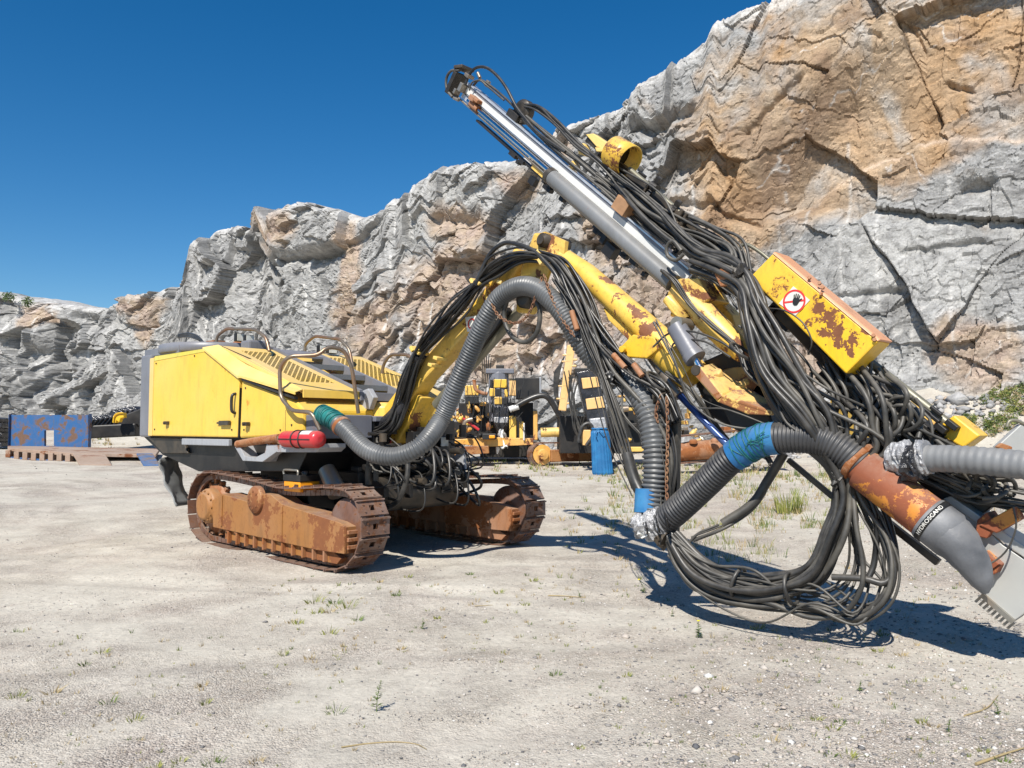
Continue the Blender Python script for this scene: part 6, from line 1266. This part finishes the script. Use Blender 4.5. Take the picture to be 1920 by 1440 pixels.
cover_obj('grass', [(1130, 875, 1600, 1000, 620, 15, (.35, .2, .45)), (1260, 890, 1560, 1060, 260, 22, (.4, .25, .35)), (800, 862, 1130, 885, 220, 9, (.4, .2, .4)), (850, 872, 1500, 905, 260, 8, (.3, .15, .55)), (1600, 860, 1900, 1000, 260, 18, (.35, .3, .35)), (1030, 930, 1250, 1100, 110, 10, (.3, .2, .5)), (1100, 1060, 1900, 1440, 420, 9, (.3, .35, .35)), (500, 1080, 1100, 1260, 220, 8, (.35, .15, .5)), (0, 1180, 700, 1440, 230, 9, (.25, .1, .65)), (165, 812, 260, 850, 90, 7, (.05, .05, .9))])
rs = np.random.default_rng(33); V = []; F = []; MI = []
def clump(c, r, n, rs, mi, ls=.05):
    for i in range(n):
        d = rs.normal(size=3); d /= np.linalg.norm(d); p = c + d * r * rs.uniform(.3, 1) * np.array([1, 1, .75]); a = rs.normal(size=3); a /= np.linalg.norm(a); b_ = np.cross(a, rs.normal(size=3)); b_ /= np.linalg.norm(b_); k0 = len(V); l = ls * rs.uniform(.6, 1.5)
        V.extend([p - a * l, p + b_ * l * .35, p + a * l, p - b_ * l * .35]); F.append((k0, k0 + 1, k0 + 2, k0 + 3)); MI.append(mi if rs.uniform() > .2 else 1 - mi if mi < 2 else 0)
for i in range(520):
    x = rs.uniform(1735, 1960); y = 870 - (x - 1735) * .45 - rs.uniform(-10, 110) * (x - 1700) / 220
    if vnoise(np.array([x * .025]), np.array([y * .03]), 3)[0] < .30: continue
    p = G(x, y); 
    if p[1] > 40: continue
    r = rs.uniform(.07, .24); clump(p + UP * r * .4, r, int(40 + 170 * r), rs, int(rs.choice(3, p=(.42, .28, .30))), .035)
me = bpy.data.meshes.new('bank_plants'); me.from_pydata([tuple(v) for v in V], [], F); [me.materials.append(M[q]) for q in ('bush', 'leafy', 'dry')]; me.polygons.foreach_set('material_index', MI); ob = bpy.data.objects.new('bank_plants', me); sc.collection.objects.link(ob); tag(ob, kind='stuff')
# small bushes on the crest, far left
for (x, y, d_, lb) in ((16, 556, 61, 'small dark bush on the crest of the quarry, leftmost'), (52, 566, 60, 'low dry bush in the notch of the crest, second from the left')):
    V = []; F = []; MI = []; c = Y(x, y, d_ + .5); clump(c, .55, 240, rs, 0, .09); cc = c - UP * .4; me = bpy.data.meshes.new('bush'); me.from_pydata([tuple(np.array(v) - cc) for v in V], [], F); me.materials.append(M['bush']); ob = bpy.data.objects.new('bush', me); ob.location = cc; sc.collection.objects.link(ob); tag(ob, lb, 'bush')
# twigs
def twig(pts, r, label): P = [G(x, y) + UP * .008 for x, y in pts]; m = MB(); S = spline(P, .02); m.tube(S - P[0], r, 6, radii=np.linspace(r, r * .4, len(S))); o = m.build('twig', M['steel'] if False else M['dry']); o.location = P[0]; tag(o, label, 'twig')
twig([(640, 1404), (690, 1397), (740, 1394), (780, 1398), (800, 1408)], .004, 'long curved dry twig lying on the gravel at the bottom centre-left')
twig([(1830, 1436), (1880, 1418), (1925, 1404)], .008, 'dry grey branch lying in the bottom right corner'); twig([(1028, 1118), (1060, 1119), (1098, 1122)], .006, 'short straight dry twig between the track and the hose loop'); twig([(1808, 1345), (1850, 1330), (1872, 1306)], .005, 'thin bent twig among stones near the right edge'); twig([(890, 1138), (925, 1136)], .004, 'tiny dry twig on pale gravel in front of the far track')
# gravel stones
rs = np.random.default_rng(101); NS = 60000
px_ = rs.uniform(-60, 1980, NS); py_ = 868 + 620 * rs.uniform(0, 1, NS) ** .85
rx = (px_ - 960) / FPX; rz = (720 - py_) / FPX; ry = cos(PITCH) - rz * sin(PITCH); rzz = sin(PITCH) + rz * cos(PITCH); tt_ = 1.6 / -rzz; X = rx * tt_; Yy = ry * tt_
for _ in range(5): zz = gheight(X, Yy); tt_ = (1.6 - zz) / -rzz; X = rx * tt_; Yy = ry * tt_
dens = vnoise(X * .8, Yy * .8, 55) * .6 + vnoise(X * 2.6, Yy * 2.6, 56) * .4; coarse = 1 / (1 + np.exp(-((px_ - 1250) / 130 + (py_ - 1250) / 120)))
keep = (dens + .35 * coarse * (rs.uniform(0, 1, NS) > .2) > .50) | (rs.uniform(0, 1, NS) < .12); X, Yy, px_, py_, coarse = X[keep], Yy[keep], px_[keep], py_[keep], coarse[keep]; n = len(X)
sz = np.clip(np.exp(rs.normal(-.25, .55, n)) * (1 + .9 * coarse) * .0055 * (.42 + .10 * Yy) * .72, .002, .045)
k = NT('gravel_stones'); gi = k.n('ShaderNodeNewGeometry'); c = k.ramp(gi.outputs['Random Per Island'], [(0, (.11, .11, .115)), (.22, (.24, .225, .21)), (.45, (.42, .36, .31)), (.75, (.44, .39, .34)), (.94, (.52, .49, .45)), (1, (.66, .64, .60))]); M['stones'] = k.fin(c, .85, spec=.25); stones('gravel', X, Yy, gheight(X, Yy) + sz * .12, sz, M['stones'], (.35, .8), 6)
